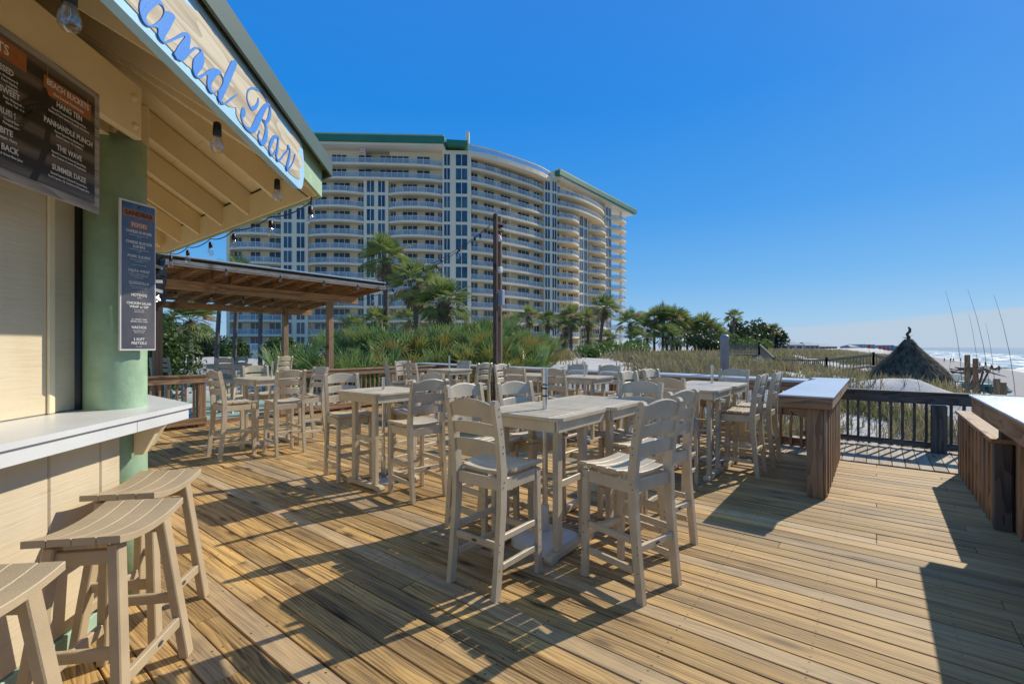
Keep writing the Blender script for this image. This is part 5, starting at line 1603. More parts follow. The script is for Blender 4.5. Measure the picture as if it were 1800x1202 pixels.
mb = tb(); mb.add([(*cw(9.0, 117.2), 44), (*cw(12.4, 118.6), 44), (*cw(12.4, 118.6), 47.2), (*cw(9.0, 117.2), 45.2), (*cw(8.5, 119), 44), (*cw(12.0, 120.4), 44), (*cw(12.0, 120.4), 47.2), (*cw(8.5, 119), 45.2)], [(0, 1, 2, 3), (7, 6, 5, 4), (3, 2, 6, 7), (1, 5, 6, 2), (0, 3, 7, 4)])
mb.build('parapet', M['condo'], tower)
rr_ = [(10.6, 116.2), (40.6, 151.8), (33, 158), (3.5, 124)]
slab('soffit', [(12.4, 118.0), (39.6, 151.6), (33, 157), (5, 124)], 44.31, 44.75, M['condo_w'])
slab('roof', [(12.0, 116.8), (40.6, 151.4), (33, 158), (4.5, 124)], 44.76, 45.9, M['cgreen'])
slab('roof_sheet', [(12.2, 117.0), (40.4, 151.5), (33, 157.6), (5.0, 124)], 45.91, 46.25, M['croof'])
# flag on the top balcony
fl = empty('flag', (*cw(-31.4, 99.6), 41.2), 0, 'small striped flag on a pole on the top balcony of the tower', 'flag')
MB().tube([(0, 0, 0), (0, 0, 3.0)], 0.05, 6).build('flagpole', M['frame'], fl)
dirx = Vector((*cw(-1, 0), 0)).normalized()
for k in range(6):
    mb = MB(); a = 0.16 * k
    V = [tuple(dirx * u + Vector((0, 0, 2.9 - a - 0.25 * u - (0.15 if dz else 0)))) for dz in (0, 1) for u in (0, .5, 1.05)]
    mb.add(V, [(0, 1, 4, 3), (1, 2, 5, 4)]); mb.build('stripe', M['red'] if k % 2 else M['frame'], fl)
mb = MB(); V = [tuple(dirx * u + Vector((0, 0.02, 2.9 - 0.25 * u - dz))) for dz in (0, .5) for u in (0, .45)]
mb.add(V, [(0, 1, 3, 2)]); mb.build('canton', M['bluep'], fl)
# terrace wall of the pool deck in front of the tower
tw = empty('terrace_wall', (*cw(-34, 78), -0.5), 0, 'low beige terrace wall with a white railing below the tower', 'wall')
to2 = Vector((*cw(-34, 78), -0.5))
def tb2(): mb = MB(); mb.M = Matrix.Translation(-to2); return mb
mb = tb2(); mb.prism([cw(*p) for p in ((-62, 77), (-12, 80), (-12, 82), (-62, 79))], -0.5, 0.95); mb.build('wall', M['condo'], tw)
g = tb2(); strip([(-62, 77.1), (-12, 80.1)], 1.0, 2.0, 0.04, (0, -1), g); g.build('glass_panel', M['bglass'], tw)
g = tb2(); strip([(-62, 77.1), (-12, 80.1)], 2.02, 2.12, 0.1, (0, -1), g); strip([(-62, 77.1), (-12, 80.1)], 0.95, 1.0, 0.1, (0, -1), g); g.build('handrail', M['frame'], tw)
pm = MB().box(-.05, .05, -.05, .05, 0, 1.1, 0).mesh('post', M['frame'])
for k in range(42):
    p = lerp2((-62, 77.0), (-12, 80.0), k / 41); link('post', pm, tw, Vector(C3(p, 0.95)) - to2)

# ------------------------------------------------------------------ palms
M['frond'] = leafmat('palm_frond', (0.115, 0.18, 0.04), (0.31, 0.35, 0.11), dead=(0.42, 0.32, 0.16), trans=0.33)
M['frond_d'] = leafmat('palm_frond_dry', (0.20, 0.15, 0.08), (0.33, 0.25, 0.14), trans=0.15)
M['palmetto'] = leafmat('palmetto_fan', (0.085, 0.165, 0.04), (0.29, 0.38, 0.12), dead=(0.34, 0.26, 0.08), trans=0.3, rough=0.36)
M['palmetto_y'] = leafmat('palmetto_fan_yellow', (0.17, 0.24, 0.045), (0.34, 0.28, 0.06), trans=0.3, rough=0.4)
def trunk_mat():
    t = NT('palm_trunk_bark')
    P = t.n('TexCoord').outputs['Object']
    w = t.n('TexWave', wave_type='BANDS', bands_direction='Z'); t.put(w.inputs['Vector'], P); t.put(w.inputs['Scale'], 2.6); t.put(w.inputs['Distortion'], 2.5); t.put(w.inputs['Detail'], 3.0)
    a = t.noise(P, 14, 5)
    c = t.mix(w.outputs['Fac'], (0.10, 0.085, 0.068), (0.21, 0.18, 0.15))
    c = t.mix(t.math('MULTIPLY', a, 0.5), c, (0.08, 0.065, 0.05))
    t.bsdf(c, 0.85, t.math('ADD', w.outputs['Fac'], a), 0.9, 0.03, 0.3)
    return t.m
M['trunk'] = trunk_mat()
M['boot'] = plain('palm_boots', (0.17, 0.125, 0.085), 0.85, 0.35, 8, 0.5)
def fan_mesh(name, mat, n=24, spread=125, petiole=0.9, blade=0.95, droop=0.35, arch=0.25, width=0.05, seed=0):
    r_ = random.Random(seed)
    mb = MB()
    pts = [(petiole * t, 0, arch * math.sin(t * 1.6) * petiole) for t in (0, .35, .7, 1.0)]
    mb.tube(pts, [0.02, 0.016, 0.012, 0.010], 4, smooth=False)
    tip = Vector(pts[-1]); d0 = (Vector(pts[-1]) - Vector(pts[-2])).normalized()
    up = Vector((-d0.z, 0, d0.x))
    sd = Vector((0, 1, 0))
    for k in range(n):
        th = R(-spread + 2 * spread * k / (n - 1) + r_.uniform(-3, 3))
        L = blade * (0.72 + 0.28 * math.cos(th * 0.62)) * r_.uniform(0.9, 1.08)
        dv = (d0 * math.cos(th) + sd * math.sin(th) + up * (0.18 * (1 - math.cos(th)) + 0.04)).normalized()
        lat = (sd * math.cos(th) - d0 * math.sin(th)).normalized()
        def pt(t, o, dz=0): 
            p = tip + dv * (L * t) + lat * (o * width) + up * dz
            return (p.x, p.y, p.z - droop * (L * t) ** 2 * (0.4 + 0.6 * t))
        mb.add([pt(0.02, 0), pt(.42, -.55, .006), pt(.45, 0, -.012), pt(.42, .55, .006), pt(.74, -.34), pt(.74, .34), pt(1, 0)],
               [(0, 1, 2), (0, 2, 3), (1, 4, 2), (2, 4, 6), (2, 6, 5), (2, 5, 3)])
    return mb.mesh(name, mat)
FR_UP = [fan_mesh('frond', M['frond'], 22, 118, 0.80, 0.95, 0.10, 0.2, 0.085, i) for i in range(2)]
FR_MID = [fan_mesh('frond', M['frond'], 22, 125, 0.9, 1.0, 0.24, 0.12, 0.085, i + 5) for i in range(2)]
FR_LOW = [fan_mesh('frond', M['frond'], 20, 115, 0.85, 0.95, 0.42, -0.1, 0.075, i + 9) for i in range(2)]
FR_DRY = [fan_mesh('dry_frond', M['frond_d'], 18, 100, 0.85, 0.85, 0.75, -0.25, 0.04, 21)]
def palm(x, y, zc, r, label, n=30, tr=0.15, lean=(0, 0), boots=0.9, base=None, group=None, seed=0, dry=4, name='sabal_palm', up=0.0, cat='palm tree'):
    r_ = random.Random(seed * 17 + 3)
    zb_ = float(ground_z(x - lean[0], y - lean[1])) - 0.15 if base is None else base
    o = empty(name, (x - lean[0], y - lean[1], zb_), 0, label, cat, group)
    H_ = zc - zb_
    top = Vector((lean[0], lean[1], H_))
    pts = []
    for k in range(7):
        t = k / 6
        pts.append(Vector((lean[0] * t * t, lean[1] * t * t, H_ * t * 0.985)))
    rad = [tr * (1.18 - 0.25 * min(1, t * 4)) if t < .25 else tr * 0.93 for t in [k / 6 for k in range(7)]]
    MB().tube(pts, rad, 11).build('trunk', M['trunk'], o)
    if boots:
        mb = MB()
        nb = int(46 * boots)
        for q in range(nb):
            t = q / nb
            a = q * 2.4
            zz = H_ - 0.10 - boots * 1.15 * (1 - t)
            if zz < 0.1: continue
            c_ = Vector((lean[0], lean[1], zz)) * 1.0
            rr0 = tr * (0.9 + 0.5 * t)
            b0 = c_ + Vector((math.cos(a), math.sin(a), 0)) * rr0
            mb.bar(b0, b0 + Vector((math.cos(a) * 0.16, math.sin(a) * 0.16, 0.22)) * (0.8 + 0.5 * r_.random()), 0.085, 0.03, 0.004)
        mb.tube([Vector((lean[0], lean[1], H_ - boots * 1.15)), Vector((lean[0], lean[1], H_ - 0.4)), Vector((lean[0], lean[1], H_))], [tr, tr * 1.45, tr * 1.2], 9)
        bo = mb.build('boots', M['boot'], o); bo['kind'] = 'stuff'
    sc_ = r / 1.75
    for q in range(n):
        t = (q + 0.5) / n
        elv = math.asin(1 - 1.42 * t) + R(r_.uniform(-9, 9)) + up
        yaw = q * 2.39996 + r_.uniform(-.25, .25)
        e_ = math.degrees(elv)
        me_ = r_.choice(FR_UP if e_ > 40 else FR_MID if e_ > -2 else FR_LOW)
        s = sc_ * r_.uniform(0.86, 1.1)
        link('frond', me_, o, top, (r_.uniform(-.5, .5), -elv, yaw), (s, s, s))
    for q in range(dry):
        yaw = r_.uniform(0, 6.28)
        s = sc_ * r_.uniform(.75, 1)
        link('dry_frond', FR_DRY[0], o, top, (r_.uniform(-.4, .4), R(r_.uniform(40, 62)), yaw), (s, s, s))
    return o
palm(-27.3, 20.5, 7.7, 2.05, 'tallest sabal palm, its smooth trunk rising beyond the pergola corner', 26, 0.21, (-0.35, 0.3), 1.7, seed=1, dry=6)
palm(-23.3, 19.9, 5.45, 2.05, 'middle sabal palm of the three before the tower, dense round crown', 26, 0.21, (0.1, 0), 1.2, seed=2, dry=6)
palm(-19.8, 18.9, 4.1, 1.95, 'short sabal palm with a shaggy booted trunk, right of the middle one', 26, 0.26, (0, 0), 1.7, seed=3, dry=5)
GP = 'sabal palms below the tower'
for i, (x, y, zc, r, lab, ln) in enumerate([
    (-26.4, 17.4, 2.7, 1.25, 'small sabal palm just right of the pergola corner post', (0, 0)),
    (-27.1, 19.5, 3.3, 1.35, 'small sabal palm left of the tallest palm trunk', (0, 0)),
    (-29.0, 24.0, 3.6, 1.6, 'low sabal palm behind the trunk of the tallest palm', (0, 0)),
    (-28.6, 26.6, 3.6, 1.7, 'low sabal palm behind the short shaggy palm', (0, 0)),
    (-33.6, 43.5, 4.3, 1.5, 'thin leaning sabal palm right of the light pole below the tower', (-.6, .4)),
    (-36.5, 46.0, 4.5, 1.5, 'small sabal palm left of the light pole below the tower', (0, 0)),
    (-30.5, 42.1, 4.9, 1.7, 'straight slim sabal palm before the middle balconies of the tower', (0, 0)),
    (-27.9, 41.9, 4.3, 1.5, 'narrow sabal palm before the right angle of the tower', (0, 0)),
    (-26.0, 42.6, 3.6, 1.6, 'sabal palm with a bright green crown beside two low trunks', (0.2, 0)),
    (-24.8, 41.6, 4.6, 1.8, 'full crowned sabal palm in front of the rounded balconies', (0, 0)),
    (-24.3, 44.3, 4.3, 1.8, 'sabal palm behind the full crowned one, by the rounded balconies', (0, 0)),
    (-21.6, 42.8, 5.4, 1.9, 'green sabal palm before the open corner balconies of the tower', (0.5, 0)),
    (-27.4, 44.5, 2.1, 1.1, 'low young sabal palm by the white railing under the tower', (0, 0)),
    (-25.5, 46.5, 2.4, 1.2, 'low young sabal palm between taller trunks under the tower', (0, 0)),
    (-22.2, 44.8, 2.4, 1.3, 'low dark sabal palm below the corner balconies', (0, 0)),
]):
    palm(x, y, zc, r * .95, lab, 20, 0.17, ln, 0.9, group=GP, seed=20 + i, dry=3)
gx = [(1108, 562, 66, 2.4), (1122, 590, 64, 2.0), (1138, 575, 70, 2.5), (1150, 560, 72, 2.7), (1165, 556, 70, 2.8), (1182, 558, 71, 2.8), (1196, 560, 73, 2.7), (1172, 585, 66, 2.4), (1208, 572, 74, 2.5), (1222, 580, 74, 2.4), (1238, 570, 74, 2.7), (1250, 577, 75, 2.4), (1262, 585, 76, 2.0), (1190, 590, 68, 2.2)]
gx.sort()
ORD = ['first', 'second', 'third', 'fourth', 'fifth', 'sixth', 'seventh', 'eighth', 'ninth', 'tenth', 'eleventh', 'twelfth', 'thirteenth', 'last']
for i, (px, py, Y, r) in enumerate(gx):
    x, y = cw((px - 900) / 820 * Y, Y)
    palm(x, y, 1.57 + (610 - py - 6) * Y / 820, r, ORD[i] + ' sabal palm from the left in the dark grove right of the tower', 20, 0.2, (0, 0), 0.9, group='palm grove on the dune right of the tower', seed=50 + i, dry=3)
palm(-24.1, 108.1, 8.0, 2.2, 'single tall fan palm standing clear against the sky', 26, 0.26, (0, 0), 0, seed=80, dry=2, name='fan_palm')
palm(-23.6, 95.0, 2.9, 1.5, 'small fan palm left of the single tall one at the grove edge', 22, 0.2, (0, 0), 0, seed=81, dry=2, name='fan_palm')
palm(-20.2, 131.0, 5.6, 2.2, 'far fan palm at the right end of the distant thicket', 22, 0.25, (0, 0), 0, seed=82, dry=2, name='fan_palm')
# left: palms seen under and above the pergola
palm(-37.0, 11.6, 3.3, 2.0, 'sabal palm seen under the left of the pergola', 30, 0.22, (0, 0), 1.2, base=-0.5, seed=83, dry=4)
palm(-41.0, 11.0, 2.2, 1.8, 'low sabal palm left of the one under the pergola', 24, 0.2, (0, 0), 1.0, base=-0.5, seed=84, dry=3)
for i, (x, y, zc, ln, lab) in enumerate([(-31.9, 11.7, 5.7, (-.5, .5), 'slender leaning palm trunk, leftmost of three seen under the pergola'), (-31.0, 12.3, 6.0, (.4, .1), 'slender reddish palm trunk, middle of three seen under the pergola'), (-29.6, 13.0, 5.2, (0.1, 0), 'slender grey palm trunk, rightmost of three seen under the pergola')]):
    palm(x, y, zc, 1.35, lab, 20, 0.13, ln, 0.6, base=-0.5, group='slender palms behind the pergola', seed=86 + i, dry=2)

# ------------------------------------------------------------------ saw palmetto thicket
PF = [fan_mesh('fan_leaf', M['palmetto'], 17, 112, 0.75, 0.50, 0.10, 0.10, 0.042, 31 + i) for i in range(3)]
PFY = [fan_mesh('fan_leaf', M['palmetto_y'], 17, 112, 0.75, 0.50, 0.12, 0.10, 0.042, 41)]
pr_ = random.Random(21)
def palmetto(x, y, s, nl, lab, group, yellow=0.0, z=None):
    zz = float(ground_z(x, y)) if z is None else z
    o = empty('saw_palmetto', (x, y, zz - 0.05), pr_.uniform(0, 6.28), lab, 'palmetto', group)
    for q in range(nl):
        t = (q + .5) / nl
        elv = R(80 - 68 * t + pr_.uniform(-10, 10))
        yaw = q * 2.39996 + pr_.uniform(-.3, .3)
        k = s * pr_.uniform(.8, 1.12)
        me_ = PFY[0] if pr_.random() < yellow else pr_.choice(PF)
        link('fan_leaf', me_, o, (0.06 * math.cos(yaw), 0.06 * math.sin(yaw), 0.0), (pr_.uniform(-.4, .4), -elv, yaw), (k, k, k))
    return o
G1 = 'saw palmettos in the thicket behind the deck'
def front_line(x): return 8.3 - 0.14 * x
cnt = 0
# main thicket between the pergola and the dune: rows rising away from the deck
for rowi in range(6):
    for k in range(12):
        px = 585 + k * 33 + pr_.uniform(-12, 12) + (rowi % 2) * 14
        Y = 16.2 + rowi * 1.75 + pr_.uniform(-.5, .5) - 0.004 * (px - 585)
        if px > 945 + rowi * 4: continue
        x, y = cw((px - 900) / 820 * Y, Y)
        if y < front_line(x) + 1.2 or (x > -16.5 and y < 10.6): continue
        right = px > 740
        zz = float(ground_z(x, y)) - 0.1 + (0.15 * rowi if px < 900 else 0.04 * rowi)
        s = 1.45 if px < 900 else 1.15
        palmetto(x, y, s * pr_.uniform(.9, 1.15), 15, 'saw palmetto with yellowing fans in the thicket behind the counter' if right else 'silvery green saw palmetto in the thicket behind the rail', G1, 0.2 if right else 0.02, zz)
        cnt += 1
# low ones right behind the left rail and beside the pergola
for (x, y, s) in [(-12.2, 9.3, 1.1), (-13.4, 9.0, 1.2), (-14.6, 8.9, 1.3), (-13.9, 10.2, 1.35), (-15.4, 9.8, 1.4), (-15.8, 8.4, 1.3), (-16.4, 7.3, 1.0), (-17.2, 8.6, 1.2), (-18.4, 9.2, 1.5), (-12.6, 10.6, 1.2), (-11.7, 11.6, 1.2)]:
    palmetto(x, y, s * 1.12, 15, 'dark green saw palmetto growing beside the pergola platform', 'saw palmettos beside the pergola', 0.0, -0.1)

# ------------------------------------------------------------------ shrubs and leafy trees
M['leaf'] = leafmat('shrub_leaf', (0.03, 0.07, 0.012), (0.13, 0.19, 0.03), trans=0.25)
M['leaf_b'] = leafmat('bright_shrub_leaf', (0.06, 0.13, 0.02), (0.18, 0.26, 0.05), trans=0.25)
M['leaf_d'] = leafmat('dark_tree_leaf', (0.018, 0.04, 0.012), (0.06, 0.085, 0.022), trans=0.15)
M['twig'] = plain('twig_bark', (0.12, 0.085, 0.06), 0.85, 0.2)
def leafy(name, label, cat, x, y, z, rx, ry, rz, n, leaf, mat, group=None, seed=0, lobes=9, trunk=True):
    g_ = np.random.default_rng(seed + 100)
    o = empty(name, (x, y, z), 0, label, cat, group)
    cen = []
    for k in range(lobes):
        a = g_.uniform(0, 6.28); q = math.sqrt(g_.uniform(0, 1)) * 0.7
        cen.append((math.cos(a) * q * rx, math.sin(a) * q * ry, rz * (0.45 + g_.uniform(0, 1) * 0.75 * (1 - q * .8)), g_.uniform(.34, .52)))
    cen = np.array(cen)
    idx = g_.integers(0, lobes, n)
    d = g_.normal(size=(n, 3)); d /= np.linalg.norm(d, axis=1)[:, None]
    rad = cen[idx, 3:4] * (0.72 + 0.3 * g_.random((n, 1)))
    P = cen[idx, :3] + d * rad * np.array([rx, ry, rz])
    P[:, 2] = np.maximum(P[:, 2], 0.03 * rz)
    nrm = d + 0.7 * g_.normal(size=(n, 3)); nrm /= np.linalg.norm(nrm, axis=1)[:, None]
    ref = g_.normal(size=(n, 3))
    u = np.cross(nrm, ref); u /= np.linalg.norm(u, axis=1)[:, None]
    v = np.cross(nrm, u)
    s = leaf * g_.uniform(.6, 1.25, (n, 1))
    V = np.stack([P - u * s, P + v * s * .45, P + u * s, P - v * s * .45], 1).reshape(-1, 3)
    F = np.arange(n * 4).reshape(-1, 4)
    me_ = bpy.data.meshes.new('foliage'); me_.from_pydata(V.tolist(), [], F.tolist()); me_.materials.append(mat)
    f = link('foliage', me_, o); f['kind'] = 'stuff'
    mb = MB()
    for c_ in cen[:6]:
        mb.tube([(0, 0, -0.2), (c_[0] * .35, c_[1] * .35, c_[2] * .45), (c_[0], c_[1], c_[2])], [0.03 * rz + .01, 0.02 * rz + .006, 0.004], 6)
    mb.build('stems', M['twig'], o)
    return o
leafy('shrub', 'bright leafy green shrub behind the pergola at the left', 'shrub', -16.6, 4.4, -0.3, 1.15, 1.15, 2.0, 3600, 0.085, M['leaf'], seed=1, lobes=16)
leafy('shrub', 'leafy green shrub low behind the left rail and the hut post', 'shrub', -14.8, 2.9, -0.3, 1.5, 1.6, 1.6, 3200, 0.08, M['leaf'], seed=2, lobes=12)
for i, (X, Y, s, lab) in enumerate([(-40, 60, 4.0, 'round dark tree far behind the pergola, leftmost one'), (-34.5, 57, 3.0, 'olive round tree far behind the pergola, in the middle'), (-30.0, 60, 3.2, 'olive round tree far behind the pergola beside the tower'), (-45, 58, 4.2, 'dark tree far behind the pergola next to the hut post')]):
    x, y = cw(X, Y)
    s *= .72
    leafy('leafy_tree', lab, 'tree', x, y, -0.6, s, s, s * 1.15, 2600, 0.26, M['leaf_d'] if i in (0, 3) else M['leaf'], 'trees far behind the pergola', 10 + i, 14)
for i, (px, Y, w, h, mt, lab) in enumerate([
    (1040, 39, 2.0, 1.0, 'leaf_b', 'bright green sprawling shrub under the palms, left one'), (1075, 41, 2.2, 1.3, 'leaf_b', 'bright green shrub below the corner balconies'),
    (1105, 46, 2.0, 1.1, 'leaf_b', 'bright green shrub between the corner balconies and the grove'), (1118, 60, 1.8, 1.7, 'leaf_b', 'yellow green bush at the foot of the grove, left'),
    (1228, 66, 3.2, 2.8, 'leaf_d', 'dark rounded bush at the right of the palm grove'), (1245, 62, 2.2, 2.0, 'leaf_d', 'smaller dark bush beside the grey pipe'),
    (1258, 64, 1.8, 1.9, 'leaf', 'green bush close to the top of the grey pipe'), (1298, 70, 2.4, 2.2, 'leaf_b', 'yellow green bush behind the boardwalk rail'), (1330, 74, 2.0, 1.8, 'leaf_b', 'small yellow green bush at the boardwalk landing')]):
    x, y = cw((px - 900) / 820 * Y, Y)
    leafy('shrub', lab, 'shrub', x, y, float(ground_z(x, y)) - 0.25, w, w, h, 1500, 0.14 if Y < 50 else 0.2, M[mt], 'shrubs along the dune', 30 + i, 9)
for i, (px, Y, w, h, mt, lab) in enumerate([(1306, 112, 4.5, 6.0, 'leaf_d', 'dark tree clump behind the boardwalk, left part'), (1326, 115, 4.5, 5.8, 'leaf', 'green tree clump behind the boardwalk, middle part'), (1352, 122, 4.2, 5.0, 'leaf_d', 'dark low tree clump behind the boardwalk, right part')]):
    x, y = cw((px - 900) / 820 * Y, Y)
    leafy('leafy_tree', lab, 'tree', x, y, 0.4, w, w, h, 2200, 0.45, M[mt], 'tree clumps behind the boardwalk', 45 + i, 12)

# ------------------------------------------------------------------ dune grass
def grass_mat():
    t = NT('dune_grass')
    g = t.n('NewGeometry')
    P = g.outputs['Position']
    a = t.noise(P, 0.35, 4); b = t.noise(P, 7, 2)
    f = t.math('ADD', t.math('MULTIPLY', a, 0.75), t.math('MULTIPLY', b, 0.45))
    c = t.ramp(f, [(0.36, (0.12, 0.145, 0.04)), (0.50, (0.23, 0.22, 0.085)), (0.64, (0.36, 0.29, 0.15)), (0.8, (0.20, 0.145, 0.085))])
    p = t.bsdf(c, 0.6, None, spec=0.3)
    tr = t.n('BsdfTranslucent'); t.put(tr.inputs[0], c)
    m_ = t.n('MixShader'); t.put(m_.inputs[0], 0.3)
    t.t.links.new(p.outputs[0], m_.inputs[1]); t.t.links.new(tr.outputs[0], m_.inputs[2]); t.t.links.new(m_.outputs[0], t.out.inputs[0])
    return t.m
M['grass'] = grass_mat()
def scatter_grass(name, n, seed):
    g_ = np.random.default_rng(seed)
    k = g_.uniform(-0.42, 1.02, n * 3)
    Y = np.exp(g_.uniform(math.log(9.3), math.log(130), n * 3))
    X = k * Y
    x = X * c38 - Y * s38; y = X * s38 + Y * c38
    ok = (patchy_cover(x, y) > g_.random(n * 3))
    ok &= np.where(x > -1.2, y > 10.1, y > 8.3 - 0.14 * x + 0.8) & (x > -27)
    ok &= ~((x < -10) & (y < 12.5))
    x, y, Y = x[ok][:n], y[ok][:n], Y[ok][:n]
    m = len(x)
    B = 9
    x = np.repeat(x, B); y = np.repeat(y, B); Y = np.repeat(Y, B)
    spread = np.minimum(0.10 + 0.006 * Y, 0.5)
    x = x + g_.normal(size=m * B) * spread; y = y + g_.normal(size=m * B) * spread
    z = ground_z(x, y) - 0.03
    h = g_.uniform(.14, .48, m * B) * np.repeat(g_.uniform(.6, 1.5, m), B) * np.where(g_.random(m * B) < .05, 1.7, 1.0)
    az = g_.uniform(0, 6.28, m * B); ln = g_.uniform(.15, .75, m * B) * h
    w = np.minimum(0.004 + 0.0009 * Y, 0.05)
    dx, dy = np.cos(az), np.sin(az)
    fx, fy = -dy, dx
    P0 = np.stack([x - fx * w, y - fy * w, z], -1); P1 = np.stack([x + fx * w, y + fy * w, z], -1)
    mx_, my_ = x + dx * ln * .35, y + dy * ln * .35
    P2 = np.stack([mx_ + fx * w * .8, my_ + fy * w * .8, z + h * .62], -1); P3 = np.stack([mx_ - fx * w * .8, my_ - fy * w * .8, z + h * .62], -1)
    P4 = np.stack([x + dx * ln, y + dy * ln, z + h], -1)
    V = np.stack([P0, P1, P2, P3, P4], 1).reshape(-1, 3)
    i = np.arange(m * B) * 5
    me_ = bpy.data.meshes.new(name)
    nv = len(V); nf = m * B * 2
    loops = np.empty((m * B, 7), int)
    loops[:, 0:4] = np.stack([i, i + 1, i + 2, i + 3], -1); loops[:, 4:7] = np.stack([i + 3, i + 2, i + 4], -1)
    me_.vertices.add(nv); me_.vertices.foreach_set('co', V.ravel())
    me_.loops.add(m * B * 7); me_.loops.foreach_set('vertex_index', loops.ravel())
    me_.polygons.add(nf)
    st = np.empty((m * B, 2), int); st[:, 0] = np.arange(m * B) * 7; st[:, 1] = st[:, 0] + 4
    me_.polygons.foreach_set('loop_start', st.ravel())
    me_.update(calc_edges=True); me_.validate()
    me_.materials.append(M['grass'])
    return tag(link(name, me_), kind='stuff')
scatter_grass('dune_grass', 15000, 5)
# tall sea oat stalks that stand clear of the grass near the walkway
M['oat'] = plain('dry_sea_oat', (0.16, 0.13, 0.085), 0.8, 0.2, 5, 0)
so = random.Random(5)
oats = [(1692, 13.5, 2.45, -.5), (1742, 12.0, 2.30, -.6), (1788, 11.0, 2.05, -.55), (1722, 15, 1.9, -.35), (1665, 17, 1.45, .2), (1750, 14, 1.55, -.3), (1640, 16, 1.2, -.2), (1800, 13, 1.35, .3), (1590, 14.5, 1.1, .25), (1560, 13, .95, -.3), (1530, 15, 1.1, .2), (1500, 14, 1.0, .3), (1620, 13, 1.1, -.25)]
oats.sort()
for k_, (px, Y, topz, lean) in enumerate(oats):
    x, y = cw((px - 900) / 820 * Y, Y)
    z = float(ground_z(x, y)) - 0.05
    h = topz - z + 0.75 if topz > 1.5 else topz - z
    o = empty('sea_oat', (x, y, z), 0, ORD[k_] + ' sea oat stalk from the left, %s, beyond the walkway rail' % ('very tall and bending' if topz > 2 else 'thin and upright' if abs(lean) < .28 else 'thin and leaning'), 'sea oat', 'sea oat stalks by the walkway')
    d = Vector((*cw(1, 0), 0)).normalized() * lean
    pts = [Vector((0, 0, 0)) + d * (t ** 2.2) + Vector((0, 0, h * t)) for t in (0, .2, .4, .6, .8, .92, 1)]
    MB().tube(pts, [.007, .007, .006, .005, .004, .003, .002], 5).build('stalk', M['oat'], o)
    mb = MB()
    for k in range(5):
        a = so.uniform(0, 6.28); L_ = so.uniform(.3, .6)
        mb.tube([(0, 0, 0), (math.cos(a) * .1, math.sin(a) * .1, L_ * .6), (math.cos(a) * .35, math.sin(a) * .35, L_)], [.005, .004, .001], 4)
    mb.build('leaves', M['grass'], o)

# ------------------------------------------------------------------ thatched hut on the beach
def thatch_mat():
    t = NT('old_thatch')
    P = t.n('NewGeometry').outputs['Position']
    a = t.noise(t.mapping(P, (5, 5, 1.6)), 1.0, 6, 0.75); b = t.noise(P, 0.9, 3)
    f = t.math('ADD', t.math('MULTIPLY', a, 0.75), t.math('MULTIPLY', b, 0.3))
    c = t.ramp(f, [(0.36, (0.022, 0.017, 0.013)), (0.50, (0.11, 0.085, 0.06)), (0.66, (0.30, 0.235, 0.16))])
    t.bsdf(c, 0.95, a, 0.8, 0.05, 0.2)
    return t.m
M['thatch'] = thatch_mat()
tk = empty('thatched_hut', (1.45, 35.3, -0.9), 0, 'round dark thatched beach hut with a crooked finial behind the dune', 'thatched hut')
tr_ = np.random.default_rng(4)
n = 30
def roof_r(z): return np.interp(z, [0.95, 1.3, 2.0, 2.7, 3.2, 3.5, 3.75], [2.55, 2.4, 1.75, 1.02, .52, .34, .24])
prof = [(float(roof_r(z)), z) for z in (0.95, 1.3, 1.65, 2.0, 2.35, 2.7, 3.0, 3.2, 3.5, 3.75)]
MB().lathe(prof, 36).build('roof_core', M['thatch'], tk)
tk.scale = (.72, .72, .78)
V = []; F = []
for i in range(6500):
    z = 0.9 + 2.85 * tr_.random() ** 1.5; a = tr_.uniform(0, 6.283)
    r0 = float(roof_r(z)) + 0.02; z1 = z - tr_.uniform(.25, .6); r1 = float(roof_r(max(z1, .95))) + tr_.uniform(.04, .24) + max(0, .95 - z1) * .1
    a1 = a + tr_.normal() * .06; w = .03
    c0, s0, c1_, s1_ = math.cos(a), math.sin(a), math.cos(a1), math.sin(a1)
    b = len(V)
    V += [(r0 * c0 - s0 * w, r0 * s0 + c0 * w, z), (r0 * c0 + s0 * w, r0 * s0 - c0 * w, z), (r1 * c1_, r1 * s1_, z1)]
    F.append((b, b + 1, b + 2))
th = MB().add(V, F).build('thatch', M['thatch'], tk); th['kind'] = 'stuff'
pm = MB().tube([(0, 0, -.6), (0, 0, 1.2)], .09, 8).mesh('post', M['pole'])
for k in range(8):
    a = k * math.pi / 4 + .2
    link('post', pm, tk, (2.15 * math.cos(a), 2.15 * math.sin(a), 0))
V = []; F = []
for i in range(1500):                          # side thatch curtain, open towards us in the middle
    a = tr_.uniform(0, 6.283)
    if abs(((a + 1.95) + math.pi) % (2 * math.pi) - math.pi) < .36: continue
    r0 = 2.25 + tr_.uniform(-.05, .05); z = tr_.uniform(.6, 1.15); z1 = z - tr_.uniform(.4, .8)
    w = .035; b = len(V); c0, s0 = math.cos(a), math.sin(a)
    V += [(r0 * c0 - s0 * w, r0 * s0 + c0 * w, z), (r0 * c0 + s0 * w, r0 * s0 - c0 * w, z), ((r0 + .05) * c0 + s0 * w, (r0 + .05) * s0 - c0 * w, z1), ((r0 + .05) * c0 - s0 * w, (r0 + .05) * s0 + c0 * w, z1)]
    F.append((b, b + 1, b + 2, b + 3))
sw = MB().add(V, F).build('side_thatch', M['thatch'], tk); sw['kind'] = 'stuff'
fv = Vector((*cw(0, -1), 0)); sv = Vector((*cw(1, 0), 0))
